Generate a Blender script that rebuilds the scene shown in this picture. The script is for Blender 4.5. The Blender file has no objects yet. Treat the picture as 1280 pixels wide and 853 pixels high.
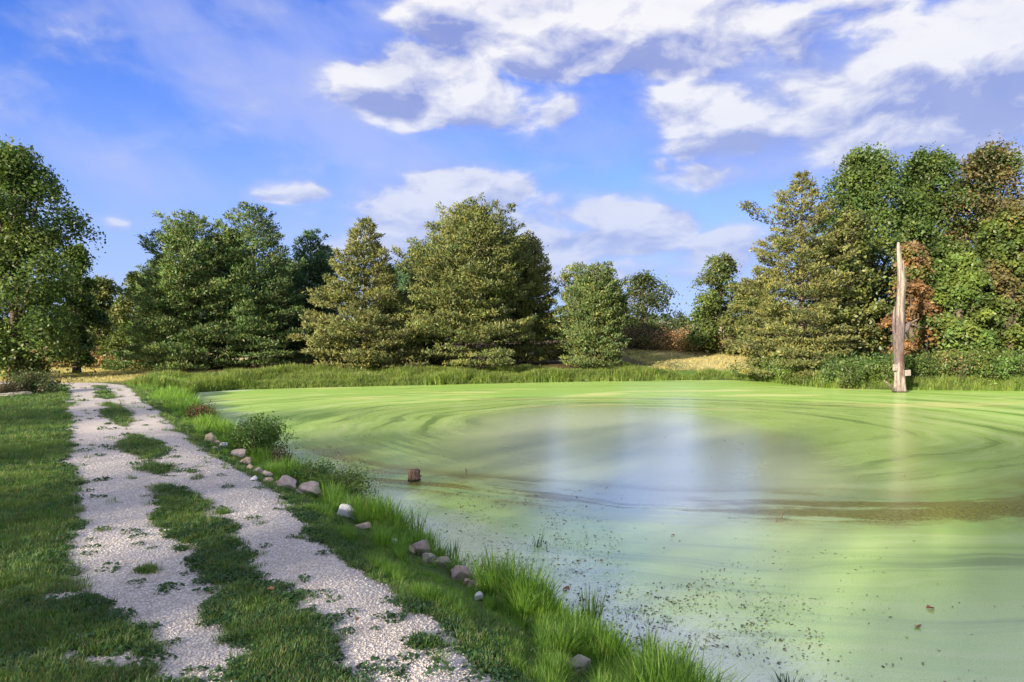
import bpy, bmesh, math, random
import numpy as np
from mathutils import Vector

PI = math.pi
rad = math.radians
SC = bpy.context.scene
COL = SC.collection
rng = np.random.default_rng(7)
F = 853.3            # focal length of the photograph in its own pixels
EYE = 3.4            # eye height above the water
HOR = 425.0          # horizon row in the photograph

# ------------------------------------------------------------------ camera
cam_d = bpy.data.cameras.new('camera')
cam_d.lens = 24.0
cam_d.sensor_width = 36.0
cam_d.clip_start = 0.1
cam_d.clip_end = 4000
cam = bpy.data.objects.new('camera', cam_d)
COL.objects.link(cam)
cam.location = (0, 0, EYE)
cam.rotation_euler = (rad(89.9), 0, 0)
SC.camera = cam

# ------------------------------------------------------------------ sun, exposure
SUN_AZ = 39.0        # direction the light travels, clockwise from +Y
SUN_EL = 17.0
SUN_STRENGTH = 5.0
SKY_STRENGTH = 0.15
EXPOSURE = 1.2
S = Vector((math.sin(rad(SUN_AZ)), math.cos(rad(SUN_AZ)), 0))
sd = bpy.data.lights.new('sun', 'SUN')
sd.energy = SUN_STRENGTH
sd.angle = rad(0.9)
sd.color = (1.0, 0.86, 0.66)
so = bpy.data.objects.new('sun', sd)
COL.objects.link(so)
so.rotation_euler = Vector((S.x * math.cos(rad(SUN_EL)), S.y * math.cos(rad(SUN_EL)), -math.sin(rad(SUN_EL)))).to_track_quat('-Z', 'Y').to_euler()
so.location = (-60, -50, 60)
SC.view_settings.view_transform = 'Standard'
SC.view_settings.look = 'None'
SC.view_settings.gamma = 1.0
SC.view_settings.exposure = EXPOSURE
SC.view_settings.use_curve_mapping = False
SC.cycles.max_bounces = 6
SC.cycles.transparent_max_bounces = 6
SC.cycles.use_denoising = True


# ------------------------------------------------------------------ node helpers
class NT:
    def __init__(self, tree):
        self.t = tree
        self.n = tree.nodes
        self.l = tree.links

    def node(self, kind, **kw):
        nd = self.n.new(kind)
        for k, v in kw.items():
            setattr(nd, k, v)
        return nd

    def put(self, sock, v):
        if v is None:
            return
        if isinstance(v, bpy.types.NodeSocket):
            self.l.new(v, sock)
        else:
            if sock.type == 'RGBA' and isinstance(v, (tuple, list)) and len(v) == 3:
                v = (*v, 1.0)
            sock.default_value = v

    def m(self, op, a, b=None, c=None, clamp=False):
        nd = self.node('ShaderNodeMath', operation=op, use_clamp=clamp)
        for i, v in enumerate((a, b, c)):
            self.put(nd.inputs[i], v)
        return nd.outputs[0]

    def vm(self, op, a, b=None, out=0):
        nd = self.node('ShaderNodeVectorMath', operation=op)
        self.put(nd.inputs[0], a)
        if b is not None:
            self.put(nd.inputs[3 if op == 'SCALE' else 1], b)
        return nd.outputs[out]

    def mix(self, f, a, b, blend='MIX'):
        nd = self.node('ShaderNodeMix', data_type='RGBA', blend_type=blend)
        nd.clamp_factor = True
        self.put(nd.inputs[0], f)
        self.put(nd.inputs[6], a)
        self.put(nd.inputs[7], b)
        return nd.outputs[2]

    def fmix(self, f, a, b):
        nd = self.node('ShaderNodeMix', data_type='FLOAT')
        self.put(nd.inputs[0], f)
        self.put(nd.inputs[2], a)
        self.put(nd.inputs[3], b)
        return nd.outputs[0]

    def noise(self, vec, scale, detail=4, rough=0.5, dist=0.0, dims='3D', out=0):
        nd = self.node('ShaderNodeTexNoise', noise_dimensions=dims)
        self.put(nd.inputs['Vector'], vec)
        self.put(nd.inputs['Scale'], scale)
        self.put(nd.inputs['Detail'], detail)
        self.put(nd.inputs['Roughness'], rough)
        self.put(nd.inputs['Distortion'], dist)
        return nd.outputs[out]

    def step(self, v, a, b, lo=0.0, hi=1.0):
        nd = self.node('ShaderNodeMapRange', interpolation_type='SMOOTHSTEP')
        self.put(nd.inputs[0], v)
        self.put(nd.inputs[1], a)
        self.put(nd.inputs[2], b)
        self.put(nd.inputs[3], lo)
        self.put(nd.inputs[4], hi)
        return nd.outputs[0]

    def xyz(self, v):
        nd = self.node('ShaderNodeSeparateXYZ')
        self.put(nd.inputs[0], v)
        return nd.outputs[0], nd.outputs[1], nd.outputs[2]

    def vec(self, x=0.0, y=0.0, z=0.0):
        nd = self.node('ShaderNodeCombineXYZ')
        self.put(nd.inputs[0], x)
        self.put(nd.inputs[1], y)
        self.put(nd.inputs[2], z)
        return nd.outputs[0]

    def attr(self, name, out='Fac'):
        nd = self.node('ShaderNodeAttribute', attribute_name=name)
        return nd.outputs[out]


def new_mat(name):
    m = bpy.data.materials.new(name)
    m.use_nodes = True
    m.node_tree.nodes.clear()
    n = NT(m.node_tree)
    out = n.node('ShaderNodeOutputMaterial')
    return m, n, out


def principled(n, out, col, rough=0.8, spec=0.3, normal=None):
    b = n.node('ShaderNodeBsdfPrincipled')
    n.put(b.inputs['Base Color'], col)
    n.put(b.inputs['Roughness'], rough)
    n.put(b.inputs['Specular IOR Level'], spec)
    if normal is not None:
        n.put(b.inputs['Normal'], normal)
    n.l.new(b.outputs[0], out.inputs[0])
    return b


# ------------------------------------------------------------------ world: sky and clouds
def build_world():
    w = bpy.data.worlds.new('World')
    SC.world = w
    w.use_nodes = True
    w.node_tree.nodes.clear()
    n = NT(w.node_tree)
    out = n.node('ShaderNodeOutputWorld')
    bg = n.node('ShaderNodeBackground')
    n.l.new(bg.outputs[0], out.inputs[0])
    bg.inputs[1].default_value = SKY_STRENGTH
    sky = n.node('ShaderNodeTexSky', sky_type='NISHITA')
    sky.sun_disc = False
    sky.sun_elevation = rad(SUN_EL)
    sky.sun_rotation = rad(SUN_AZ + 180)
    sky.air_density = 1.0
    sky.dust_density = 0.8
    sky.ozone_density = 2.5
    tc = n.node('ShaderNodeTexCoord').outputs['Generated']
    d = n.vm('NORMALIZE', tc)
    x, y, z = n.xyz(d)
    az = n.m('ARCTAN2', x, y)
    el = n.m('ARCSINE', z)

    skyc = n.mix(1.0, sky.outputs[0], (0.31, 0.43, 0.86), 'MULTIPLY')
    hs = n.node('ShaderNodeHueSaturation')
    hs.inputs['Saturation'].default_value = 1.06
    n.put(hs.inputs['Color'], skyc)
    skyc = hs.outputs[0]

    def AE(px, py):
        a = math.atan((px - 640) / F)
        return a, math.atan((HOR - py) / F * math.cos(a))

    # noise domain: directions stretched so clouds flatten towards the horizon
    base = n.vec(n.m('MULTIPLY', x, 1.0), n.m('MULTIPLY', y, 1.0), n.m('MULTIPLY', z, 1.9))
    warp = n.noise(base, 6.0, 3, 0.5, out=1)
    wv = n.vm('SCALE', n.vm('SUBTRACT', warp, (0.5, 0.5, 0.5)), 0.10)
    p = n.vm('ADD', base, wv)
    off = n.vm('ADD', p, (-0.014, 0.0, 0.034))
    f1 = n.noise(p, 9.5, 9, 0.53)
    f2 = n.noise(off, 9.5, 9, 0.53)
    f0 = n.noise(p, 3.6, 3, 0.5)
    wx, wy, wz = n.xyz(wv)
    azw = n.m('ADD', az, n.m('MULTIPLY', wx, 0.9))
    elw = n.m('ADD', el, n.m('MULTIPLY', wz, 0.6))

    def blob(px, py, hw, hh, wgt, a_=azw, e_=elw):
        a0, e0 = AE(px, py)
        du = n.m('DIVIDE', n.m('SUBTRACT', a_, a0), hw / F)
        dv = n.m('DIVIDE', n.m('SUBTRACT', e_, e0), hh / F)
        r2 = n.m('ADD', n.m('MULTIPLY', du, du), n.m('MULTIPLY', dv, dv))
        return n.m('MULTIPLY', n.m('MAXIMUM', n.m('SUBTRACT', 1.0, r2), -1.0), wgt), dv

    cumulus = [  # px, py, half width, half height, weight
        (750, 30, 255, 74, 2.2), (600, 34, 90, 56, 1.5), (870, 40, 130, 54, 1.5), (585, 30, 70, 45, 0.8),
        (520, 108, 124, 50, 1.6), (620, 128, 95, 32, 0.62), (488, 112, 60, 30, 0.8),
        (690, 135, 34, 22, 0.75),
        (1110, 75, 75, 60, 0.9), (1190, 105, 210, 88, 1.2), (1265, 70, 130, 90, 1.2), (1040, 20, 120, 50, .9),
        (860, 130, 72, 34, 1.0), (910, 165, 110, 46, 0.8),
        (878, 222, 58, 16, 0.95), (832, 210, 18, 10, 0.8), (855, 190, 34, 12, 0.5),
        (585, 243, 84, 36, 1.6), (640, 240, 40, 26, 1.0), (520, 262, 100, 30, 1.0),
        (600, 283, 210, 34, 0.9), (715, 262, 70, 24, 0.9),
        (745, 268, 80, 24, 1.1), (800, 283, 76, 34, 2.0), (715, 300, 170, 24, 1.3), (760, 318, 120, 16, 1.0), (900, 300, 60, 20, .7),
        (370, 246, 54, 15, 0.8), (340, 240, 24, 14, 0.7), (146, 272, 14, 9, 0.5),
        (1268, 200, 36, 26, 1.0), (1155, 187, 28, 8, 0.75),
        (760, 345, 200, 22, 0.7), (890, 325, 80, 30, 0.8), (470, 305, 100, 26, 0.7),
        # above the frame the bank goes on, made broader and paler to whiten reflections
        (900, -170, 520, 150, 1.3), (300, -300, 360, 110, 0.9), (1500, 0, 260, 130, 1.0), (-300, 60, 150, 50, 0.6),
        (700, -480, 700, 170, 1.2),
    ]
    best = None
    dark = None
    for c in cumulus:
        v, dv = blob(*c)
        best = v if best is None else n.m('SMOOTH_MAX', best, v, 0.12)
        # flat shaded base of each cloud: lower half
        sh = n.m('MULTIPLY', n.m('MAXIMUM', n.m('DIVIDE', v, c[4]), 0.0), n.m('MAXIMUM', n.m('MULTIPLY', dv, -1.0), -.5))
        sh = n.m('MULTIPLY', sh, .25 if c[1] < -40 else (.8 if c[4] > 1.4 else 1.0))
        dark = sh if dark is None else n.m('ADD', dark, sh)
    # rest of the sky, out of view: cloud added to brighten the shaded foreground
    low = n.noise(base, 2.3, 2, 0.5)
    outside = n.m('MAXIMUM', n.step(n.m('ABSOLUTE', az), 0.72, 0.95), n.step(el, 0.55, 0.75))
    gen = n.m('SUBTRACT', n.m('MULTIPLY', n.m('SUBTRACT', low, 0.30), 4.5), n.fmix(outside, 3.0, 0.0))
    best = n.m('MAXIMUM', best, gen)
    dens = n.m('ADD', n.m('MULTIPLY', best, 0.55), n.m('ADD', n.m('MULTIPLY', n.m('SUBTRACT', f0, 0.5), 0.5), n.m('MULTIPLY', n.m('SUBTRACT', f1, 0.5), 1.75)))
    cover = n.step(dens, 0.04, 0.42)
    thin = n.step(dens, -0.34, 0.34)
    relief = n.m('MULTIPLY', n.m('SUBTRACT', f1, f2), 3.8)
    lit = n.m('ADD', n.m('ADD', 0.66, relief), n.m('MULTIPLY', dark, -.95), clamp=True)
    lit = n.m('ADD', n.m('MULTIPLY', lit, n.m('ADD', .55, n.m('MULTIPLY', f1, .5))), n.m('MULTIPLY', f1, .30), clamp=True)
    k = 1.0 / SKY_STRENGTH / (2 ** EXPOSURE)
    cshade = (0.20 * k, 0.28 * k, 0.70 * k)
    clit = (0.93 * k, 0.93 * k, 0.98 * k)
    cloudc = n.mix(n.m('MULTIPLY', lit, n.fmix(cover, 0.50, 1.0)), cshade, clit)

    # wide lavender-grey deck behind the cumulus (upper right)
    grey, _ = blob(960, 140, 420, 130, 1.0)
    g2, _ = blob(1150, 190, 250, 60, 0.9)
    g3, _ = blob(780, 315, 110, 20, 0.8)
    g4, _ = blob(1500, -100, 500, 260, 0.9)
    grey = n.m('MAXIMUM', n.m('MAXIMUM', grey, g2), n.m('MAXIMUM', g3, g4))
    gn = n.noise(n.vec(x, y, n.m('MULTIPLY', z, 3.2)), 3.0, 6, 0.55, 0.4)
    gm = n.step(n.m('ADD', n.m('MULTIPLY', grey, 0.7), n.m('MULTIPLY', n.m('SUBTRACT', gn, 0.5), 1.8)), 0.0, 0.9)
    greyc = n.mix(n.step(gn, 0.35, 0.68), (0.16 * k, 0.24 * k, 0.66 * k), (0.42 * k, 0.50 * k, 0.86 * k))
    colr = n.mix(n.m('MULTIPLY', gm, 0.85), skyc, greyc)

    # cirrus veils: streaks running down to the right
    ca, sa = math.cos(rad(-33)), math.sin(rad(-33))
    s1 = n.m('ADD', n.m('MULTIPLY', az, ca), n.m('MULTIPLY', el, sa))
    s2 = n.m('SUBTRACT', n.m('MULTIPLY', el, ca), n.m('MULTIPLY', az, sa))
    cw = n.noise(n.vec(s1, s2, 0.0), 2.2, 3, 0.5, out=1)
    sv = n.vm('ADD', n.vec(n.m('MULTIPLY', s1, 2.2), n.m('MULTIPLY', s2, 6.0), z), n.vm('SCALE', cw, 0.9))
    cn = n.noise(sv, 1.3, 7, 0.50)
    c1, _ = blob(360, 120, 200, 110, 1.1)
    c2, _ = blob(250, 215, 230, 45, 0.8)
    c3, _ = blob(380, 40, 320, 60, 0.8)
    c4, _ = blob(620, 180, 200, 70, 0.6)
    c5, _ = blob(150, -200, 500, 160, 0.7)
    cm = n.m('MAXIMUM', n.m('MAXIMUM', n.m('MAXIMUM', c1, c2), n.m('MAXIMUM', c3, c4)), c5)
    cm = n.step(n.m('ADD', n.m('MULTIPLY', cm, 0.55), n.m('MULTIPLY', n.m('SUBTRACT', cn, 0.5), 2.3)), -0.12, 0.80)
    colr = n.mix(n.m('MULTIPLY', cm, 0.72), colr, (0.46 * k, 0.54 * k, 0.95 * k))

    colr = n.mix(n.m('MULTIPLY', thin, n.fmix(cover, 0.45, 1.0)), colr, cloudc)
    # pale band at the horizon
    colr = n.mix(n.m('MULTIPLY', n.step(n.m('ABSOLUTE', el), 0.04, 0.44, 1.0, 0.0), 0.72), colr, (0.50 * k, 0.61 * k, 0.94 * k))
    n.put(bg.inputs[0], colr)
    # a noise sky converges well without a huge importance map
    w.cycles.sampling_method = 'MANUAL'
    w.cycles.sample_map_resolution = 512


build_world()


# ------------------------------------------------------------------ object helpers
def tag(o, label=None, cat=None, group=None, kind=None):
    if label: o['label'] = label
    if cat: o['category'] = cat
    if group: o['group'] = group
    if kind: o['kind'] = kind
    return o


def link(name, me, mat=None, parent=None, loc=None):
    o = bpy.data.objects.new(name, me)
    COL.objects.link(o)
    if mat is not None:
        for mm in (mat if isinstance(mat, (list, tuple)) else [mat]):
            me.materials.append(mm)
    if parent is not None:
        o.parent = parent
    if loc is not None:
        o.location = loc
    return o


def empty(name, loc, rz=0):
    o = bpy.data.objects.new(name, None)
    o.empty_display_size = 0.3
    COL.objects.link(o)
    o.location = loc
    o.rotation_euler = (0, 0, rz)
    return o


def np_mesh(name, verts, faces, smooth=False, cols=None, attrs=None):
    """verts (N,3); faces = list of int arrays each (M,k)."""
    verts = np.asarray(verts, dtype=np.float32)
    me = bpy.data.meshes.new(name)
    me.vertices.add(len(verts))
    me.vertices.foreach_set('co', verts.ravel())
    loops = np.concatenate([f.ravel() for f in faces]).astype(np.int32)
    sizes = np.concatenate([np.full(len(f), f.shape[1]) for f in faces]).astype(np.int32)
    starts = np.concatenate([[0], np.cumsum(sizes)[:-1]]).astype(np.int32)
    me.loops.add(len(loops))
    me.loops.foreach_set('vertex_index', loops)
    me.polygons.add(len(sizes))
    me.polygons.foreach_set('loop_start', starts)
    me.polygons.foreach_set('loop_total', sizes)
    if smooth:
        me.polygons.foreach_set('use_smooth', np.ones(len(sizes), dtype=bool))
    me.update(calc_edges=True)
    for an, av in (attrs or {}).items():
        a = me.attributes.new(an, 'FLOAT', 'POINT')
        a.data.foreach_set('value', np.asarray(av, dtype=np.float32))
    if cols is not None:
        a = me.attributes.new('Col', 'FLOAT_COLOR', 'POINT')
        c = np.ones((len(verts), 4), dtype=np.float32)
        c[:, :3] = cols
        a.data.foreach_set('color', c.ravel())
    return me


def hash2(ix, iy, seed=0):
    h = (ix.astype(np.int64) * 374761393 + iy.astype(np.int64) * 668265263 + seed * 144269504) & 0x7fffffff
    h = ((h ^ (h >> 13)) * 1274126177) & 0x7fffffff
    return ((h ^ (h >> 16)) & 0xffffff) / float(0xffffff)


def vnoise(x, y, seed=0):
    ix, iy = np.floor(x), np.floor(y)
    fx, fy = x - ix, y - iy
    fx, fy = fx * fx * (3 - 2 * fx), fy * fy * (3 - 2 * fy)
    a, b = hash2(ix, iy, seed), hash2(ix + 1, iy, seed)
    c, d = hash2(ix, iy + 1, seed), hash2(ix + 1, iy + 1, seed)
    return (a * (1 - fx) + b * fx) * (1 - fy) + (c * (1 - fx) + d * fx) * fy


def fbm(x, y, seed=0, octv=4):
    s, a, t = 0, 0.5, 0
    for i in range(octv):
        s = s + a * vnoise(x * 2 ** i, y * 2 ** i, seed + i * 17)
        t += a
        a *= 0.5
    return s / t


def ss(a, b, v):
    t = np.clip((v - a) / (b - a), 0, 1)
    return t * t * (3 - 2 * t)


# ------------------------------------------------------------------ plan of the place
POND = np.array([(1.5, 6.2), (1.15, 7.1), (0.60, 8.0), (-0.1, 8.8), (-0.65, 9.6), (-1.40, 10.9), (-2.1, 12.1), (-3.15, 13.6), (-4.4, 15.4), (-6.0, 17.6),
                 (-8.0, 20.6), (-9.9, 24.0), (-12.8, 28.8), (-15.6, 33.6), (-18.2, 38.0), (-19.8, 41.2), (-20.6, 44.0),
                 (-19.0, 46.4), (-14, 48.6), (-8, 51.0), (-2.5, 53.0), (3, 55), (8, 56.3), (14, 57.6), (18, 58), (20.5, 56),
                 (21.3, 52), (22.2, 48.8), (24.5, 47.2), (27, 46.4), (30.5, 46.0), (34.5, 45.6), (41, 44.5), (50, 41), (58, 34), (62, 22), (58, 4),
                 (48, -10), (32, -14), (16, -9), (6, -2.5), (2.6, 2.6)])


def pond_dist(x, y):
    """signed distance to the shoreline, positive on land"""
    x = np.asarray(x, float)
    y = np.asarray(y, float)
    best = np.full(x.shape, 1e18)
    inside = np.zeros(x.shape, bool)
    n = len(POND)
    for i in range(n):
        ax, ay = POND[i]
        bx, by = POND[(i + 1) % n]
        ex, ey = bx - ax, by - ay
        t = np.clip(((x - ax) * ex + (y - ay) * ey) / (ex * ex + ey * ey), 0, 1)
        dx, dy = x - ax - t * ex, y - ay - t * ey
        best = np.minimum(best, dx * dx + dy * dy)
        c = ((ay > y) != (by > y)) & (x < (bx - ax) * (y - ay) / (by - ay + 1e-12) + ax)
        inside ^= c
    d = np.sqrt(best)
    return np.where(inside, -d, d)


def path_q(x, y):
    """perpendicular offset from the track's centre line (positive towards the pond)"""
    cx = 1.7 - 0.65 * y
    cx = np.where(y > 43, 1.7 - 0.65 * 43 - 1.55 * (y - 43) - 0.10 * np.clip(y - 43, 0, 99) ** 2, cx)
    k = np.where(y > 43, 0.838 - 0.30 * ss(43, 46, y), 0.838)
    return (x - cx) * k


def height(x, y):
    x = np.asarray(x, float)
    y = np.asarray(y, float)
    d = pond_dist(x, y)
    q = path_q(x, np.minimum(y, 43))
    dam = 0.7 + 0.04 * (fbm(x * .5, y * .5, 3) - .5)
    # crest rounds off on the left and drops to the lower meadow
    dam = dam - 1.9 * ss(4.2, 12.0, -q) * (1 - ss(36, 46, y))
    wr = ss(-36, -20, x)
    back = 0.42 + wr * (0.25 + 0.65 * ss(50, 64, y) + 1.5 * ss(64, 92, y)) + 1.1 * ss(80, 180, y)
    wy = ss(39, 48, y)
    land = dam * (1 - wy) + back * wy
    land = land + 0.22 * (fbm(x * .12, y * .12, 9) - .5) * ss(25, 60, np.hypot(x, y))
    far = ss(39, 46, y)
    rise = (ss(-0.3, 2.3, d) * 0.9 + 0.1 * ss(-.2, .3, d)) * (1 - far) + (0.45 * ss(-0.1, 0.7, d) + 0.55 * ss(0, 7, d)) * far
    return np.where(d > -0.3, land * rise - 0.06 * (1 - ss(-0.3, 0.12, d)), -0.06 - 1.4 * ss(0.3, 6, -d))


def hz(x, y):
    return float(height(np.array([x]), np.array([y]))[0])


def gravel_mask(x, y):
    q = path_q(x, y)
    r = np.hypot(x, y)
    nz = fbm(x * 2.2, y * 2.2, 21) - .5
    n2 = fbm(x * .7, y * .7, 33) - .5
    nz = nz + .55 * (fbm(x * 7, y * 7, 29, 3) - .5)
    left_edge = -1.42 + 0.75 * (1 - ss(5.6, 7.6, y)) + 0.5 * n2
    right_edge = 1.42 + 0.35 * n2 + 0.35 * ss(9, 13, y) * (1 - ss(14, 17, y)) + 0.12 * (1 - ss(8, 10, y))
    edge = np.minimum(q - left_edge, right_edge - q) + nz * 0.42
    # the grassy strip in the middle, in broken patches
    yc = y
    strip = 0.34 - 0.06 * ss(9.5, 11.5, y) - .20 * ss(.52, .75, fbm(x * 1.5, y * 1.5, 83)) - 0.06 * np.sin(yc * 1.7)
    patches = (np.cos((yc - 9.0) * 0.75) * 0.07 + .08) * ss(10, 12, yc)
    gaps = 0.50 * (np.exp(-((yc - 13.1) / .55) ** 2) + np.exp(-((yc - 15.2) / .5) ** 2) * .7 + np.exp(-((yc - 20.3) / 1.3) ** 2)
                   + np.exp(-((yc - 30.0) / 1.2) ** 2) * .8 + np.exp(-((yc - 37) / 1.3) ** 2) * .9 + ss(41, 43, yc))
    cent = 0.12 - 0.05 * ss(14, 30, yc)
    med = (strip + patches - gaps - np.abs(q - cent)) * 1.0 + nz * 0.42
    g = np.minimum(edge, -med)
    # small bare, gravelly spots in the lawn close to the camera on the left
    spots = (fbm(x * 2.1 + 5, y * 2.1, 55) - 0.62) * 1.6
    spots = np.where((q < -0.5) & (q > -1.9) & (y < 8.5), spots, -1)
    g = np.maximum(g, spots)
    weeds = (fbm(x * 3.1, y * 3.1, 77, 3) - 0.78) * 3.0
    g = np.minimum(g, -weeds)
    g = np.where((y > 62) | (y < -30), -1, g)
    return g                      # > 0 : gravel


# ------------------------------------------------------------------ terrain
def build_ground():
    ang = np.concatenate([np.linspace(rad(-42), rad(42), 430), np.linspace(rad(42), rad(318), 130)[1:-1]])
    rs = [0.6]
    while rs[-1] < 1100:
        r = rs[-1]
        rs.append(r + max(0.10, r * 0.0165) if r < 75 else r * 1.06)
    rs = np.array(rs)
    A, R = np.meshgrid(ang, rs)
    X, Y = np.sin(A) * R, np.cos(A) * R
    xs, ys = X.ravel(), Y.ravel()
    zs = height(xs, ys)
    g = gravel_mask(xs, ys)
    nr, na = X.shape
    i = np.arange(nr - 1)[:, None] * na
    j = np.arange(na)[None, :]
    j2 = (j + 1) % na
    quads = np.stack([i + j, i + j2, i + na + j2, i + na + j], axis=-1).reshape(-1, 4)
    quads = quads[:, ::-1]
    # centre fan
    verts = np.stack([xs, ys, zs], 1)
    verts = np.vstack([verts, [[0, 0, hz(0, 0)]]])
    g = np.append(g, -1.0)
    fan = np.stack([np.full(na, len(verts) - 1), j.ravel(), j2.ravel()], 1)[:, ::-1]
    d = pond_dist(verts[:, 0], verts[:, 1])
    x, y = verts[:, 0], verts[:, 1]
    q = path_q(x, y)
    # regional ground colour (what grows or lies there)
    lawn = np.array([0.07, 0.125, 0.042])
    dry = np.array([0.20, 0.165, 0.080])
    straw = np.array([0.54, 0.47, 0.25])
    needles = np.array([0.105, 0.068, 0.038])
    lush = np.array([0.10, 0.18, 0.035])
    n1 = fbm(x * .35, y * .35, 5)[:, None]
    c = lawn + (dry - lawn) * ss(.48, .80, n1) * .8
    wr = (ss(-32, -22, x) * ss(50, 55, y) * (1 - ss(9, 17, x)))[:, None]
    c = c + (needles - c) * wr * .9
    wl = (ss(44, 47, y) * (1 - ss(-31, -24, x)))[:, None]
    c = c + (straw - c) * wl
    wm = (ss(14, 18, x) * ss(57, 60, y) * (1 - ss(30, 36, x)))[:, None]
    c = c + (straw * .95 - c) * wm
    wsh = (ss(3.4, 1.6, d) if False else (1 - ss(1.8, 3.6, d)) * (d > -1) * ss(38, 44, y))[:, None]
    c = c + (lush - c) * wsh
    wn = ((q > 1.5) & (y < 44) & (d > 0) & (x > -22)).astype(float)[:, None]
    c = c + (np.array([0.08, 0.13, 0.035]) - c) * wn * .8
    wmud = ((1 - ss(0.0, .25, d)))[:, None]
    c = c + (np.array([0.055, 0.050, 0.030]) - c) * wmud
    fr = ss(120, 300, np.hypot(x, y))[:, None]
    c = c + (np.array([.06, .09, .03]) - c) * fr

    m, n, out = new_mat('ground')
    pos = n.node('ShaderNodeNewGeometry').outputs['Position']
    base = n.attr('Col', 'Color')
    nz = n.noise(pos, 3.0, 6, .65)
    nf = n.noise(pos, 28.0, 5, .7)
    col = n.mix(n.step(nz, .3, .75), n.mix(1.0, base, (.70, .74, .70), 'MULTIPLY'), n.mix(1.0, base, (1.30, 1.22, 1.12), 'MULTIPLY'))
    col = n.mix(n.step(nf, .35, .7), n.mix(1.0, col, (.75, .78, .75), 'MULTIPLY'), n.mix(1.0, col, (1.25, 1.25, 1.2), 'MULTIPLY'))
    # crushed limestone
    vo = n.node('ShaderNodeTexVoronoi', feature='F1')
    vo.inputs['Scale'].default_value = 34.0
    n.put(vo.inputs['Vector'], pos)
    vd, vc = vo.outputs['Distance'], vo.outputs['Color']
    r_, g_, b_ = n.xyz(vc)
    gc = n.mix(r_, (.50, .46, .41), (.78, .735, .67))
    gc = n.mix(n.step(vd, .35, .75), gc, (.40, .37, .36))
    dust = n.noise(pos, 1.3, 5, .6)
    gc = n.mix(n.step(dust, .42, .70, 0, .6), gc, (.47, .41, .35))
    fine = n.noise(pos, 70.0, 3, .6)
    ga = n.m('ADD', n.attr('gravel'), n.m('ADD', n.m('MULTIPLY', n.m('SUBTRACT', nf, .5), .55), n.m('MULTIPLY', n.m('SUBTRACT', fine, .5), .25)))
    gf = n.step(ga, -.06, .10)
    soil = n.step(ga, -.30, -.02)
    col = n.mix(n.m('MULTIPLY', soil, .55), col, (.20, .165, .12))
    col = n.mix(gf, col, gc)
    hgt = n.m('ADD', n.m('MULTIPLY', n.m('SUBTRACT', 1.0, vd), gf), n.m('MULTIPLY', nf, .8))
    bp = n.node('ShaderNodeBump')
    bp.inputs['Strength'].default_value = .8
    bp.inputs['Distance'].default_value = .02
    n.put(bp.inputs['Height'], hgt)
    principled(n, out, col, .95, .12, bp.outputs[0])

    quad_g = g[quads].mean(1) > 0
    used_masks = [(~quad_g, 'grass_ground'), (quad_g, 'gravel_track')]
    for mask, nm in used_masks:
        f = quads[mask]
        fl = [f]
        if nm == 'grass_ground':
            fl.append(fan)
        used = np.unique(np.concatenate([a.ravel() for a in fl]))
        remap = np.full(len(verts), -1)
        remap[used] = np.arange(len(used))
        me = np_mesh(nm, verts[used], [remap[a] for a in fl], True, c[used], {'gravel': g[used]})
        o = link(nm, me, m)
        tag(o, kind='structure')


build_ground()


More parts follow.
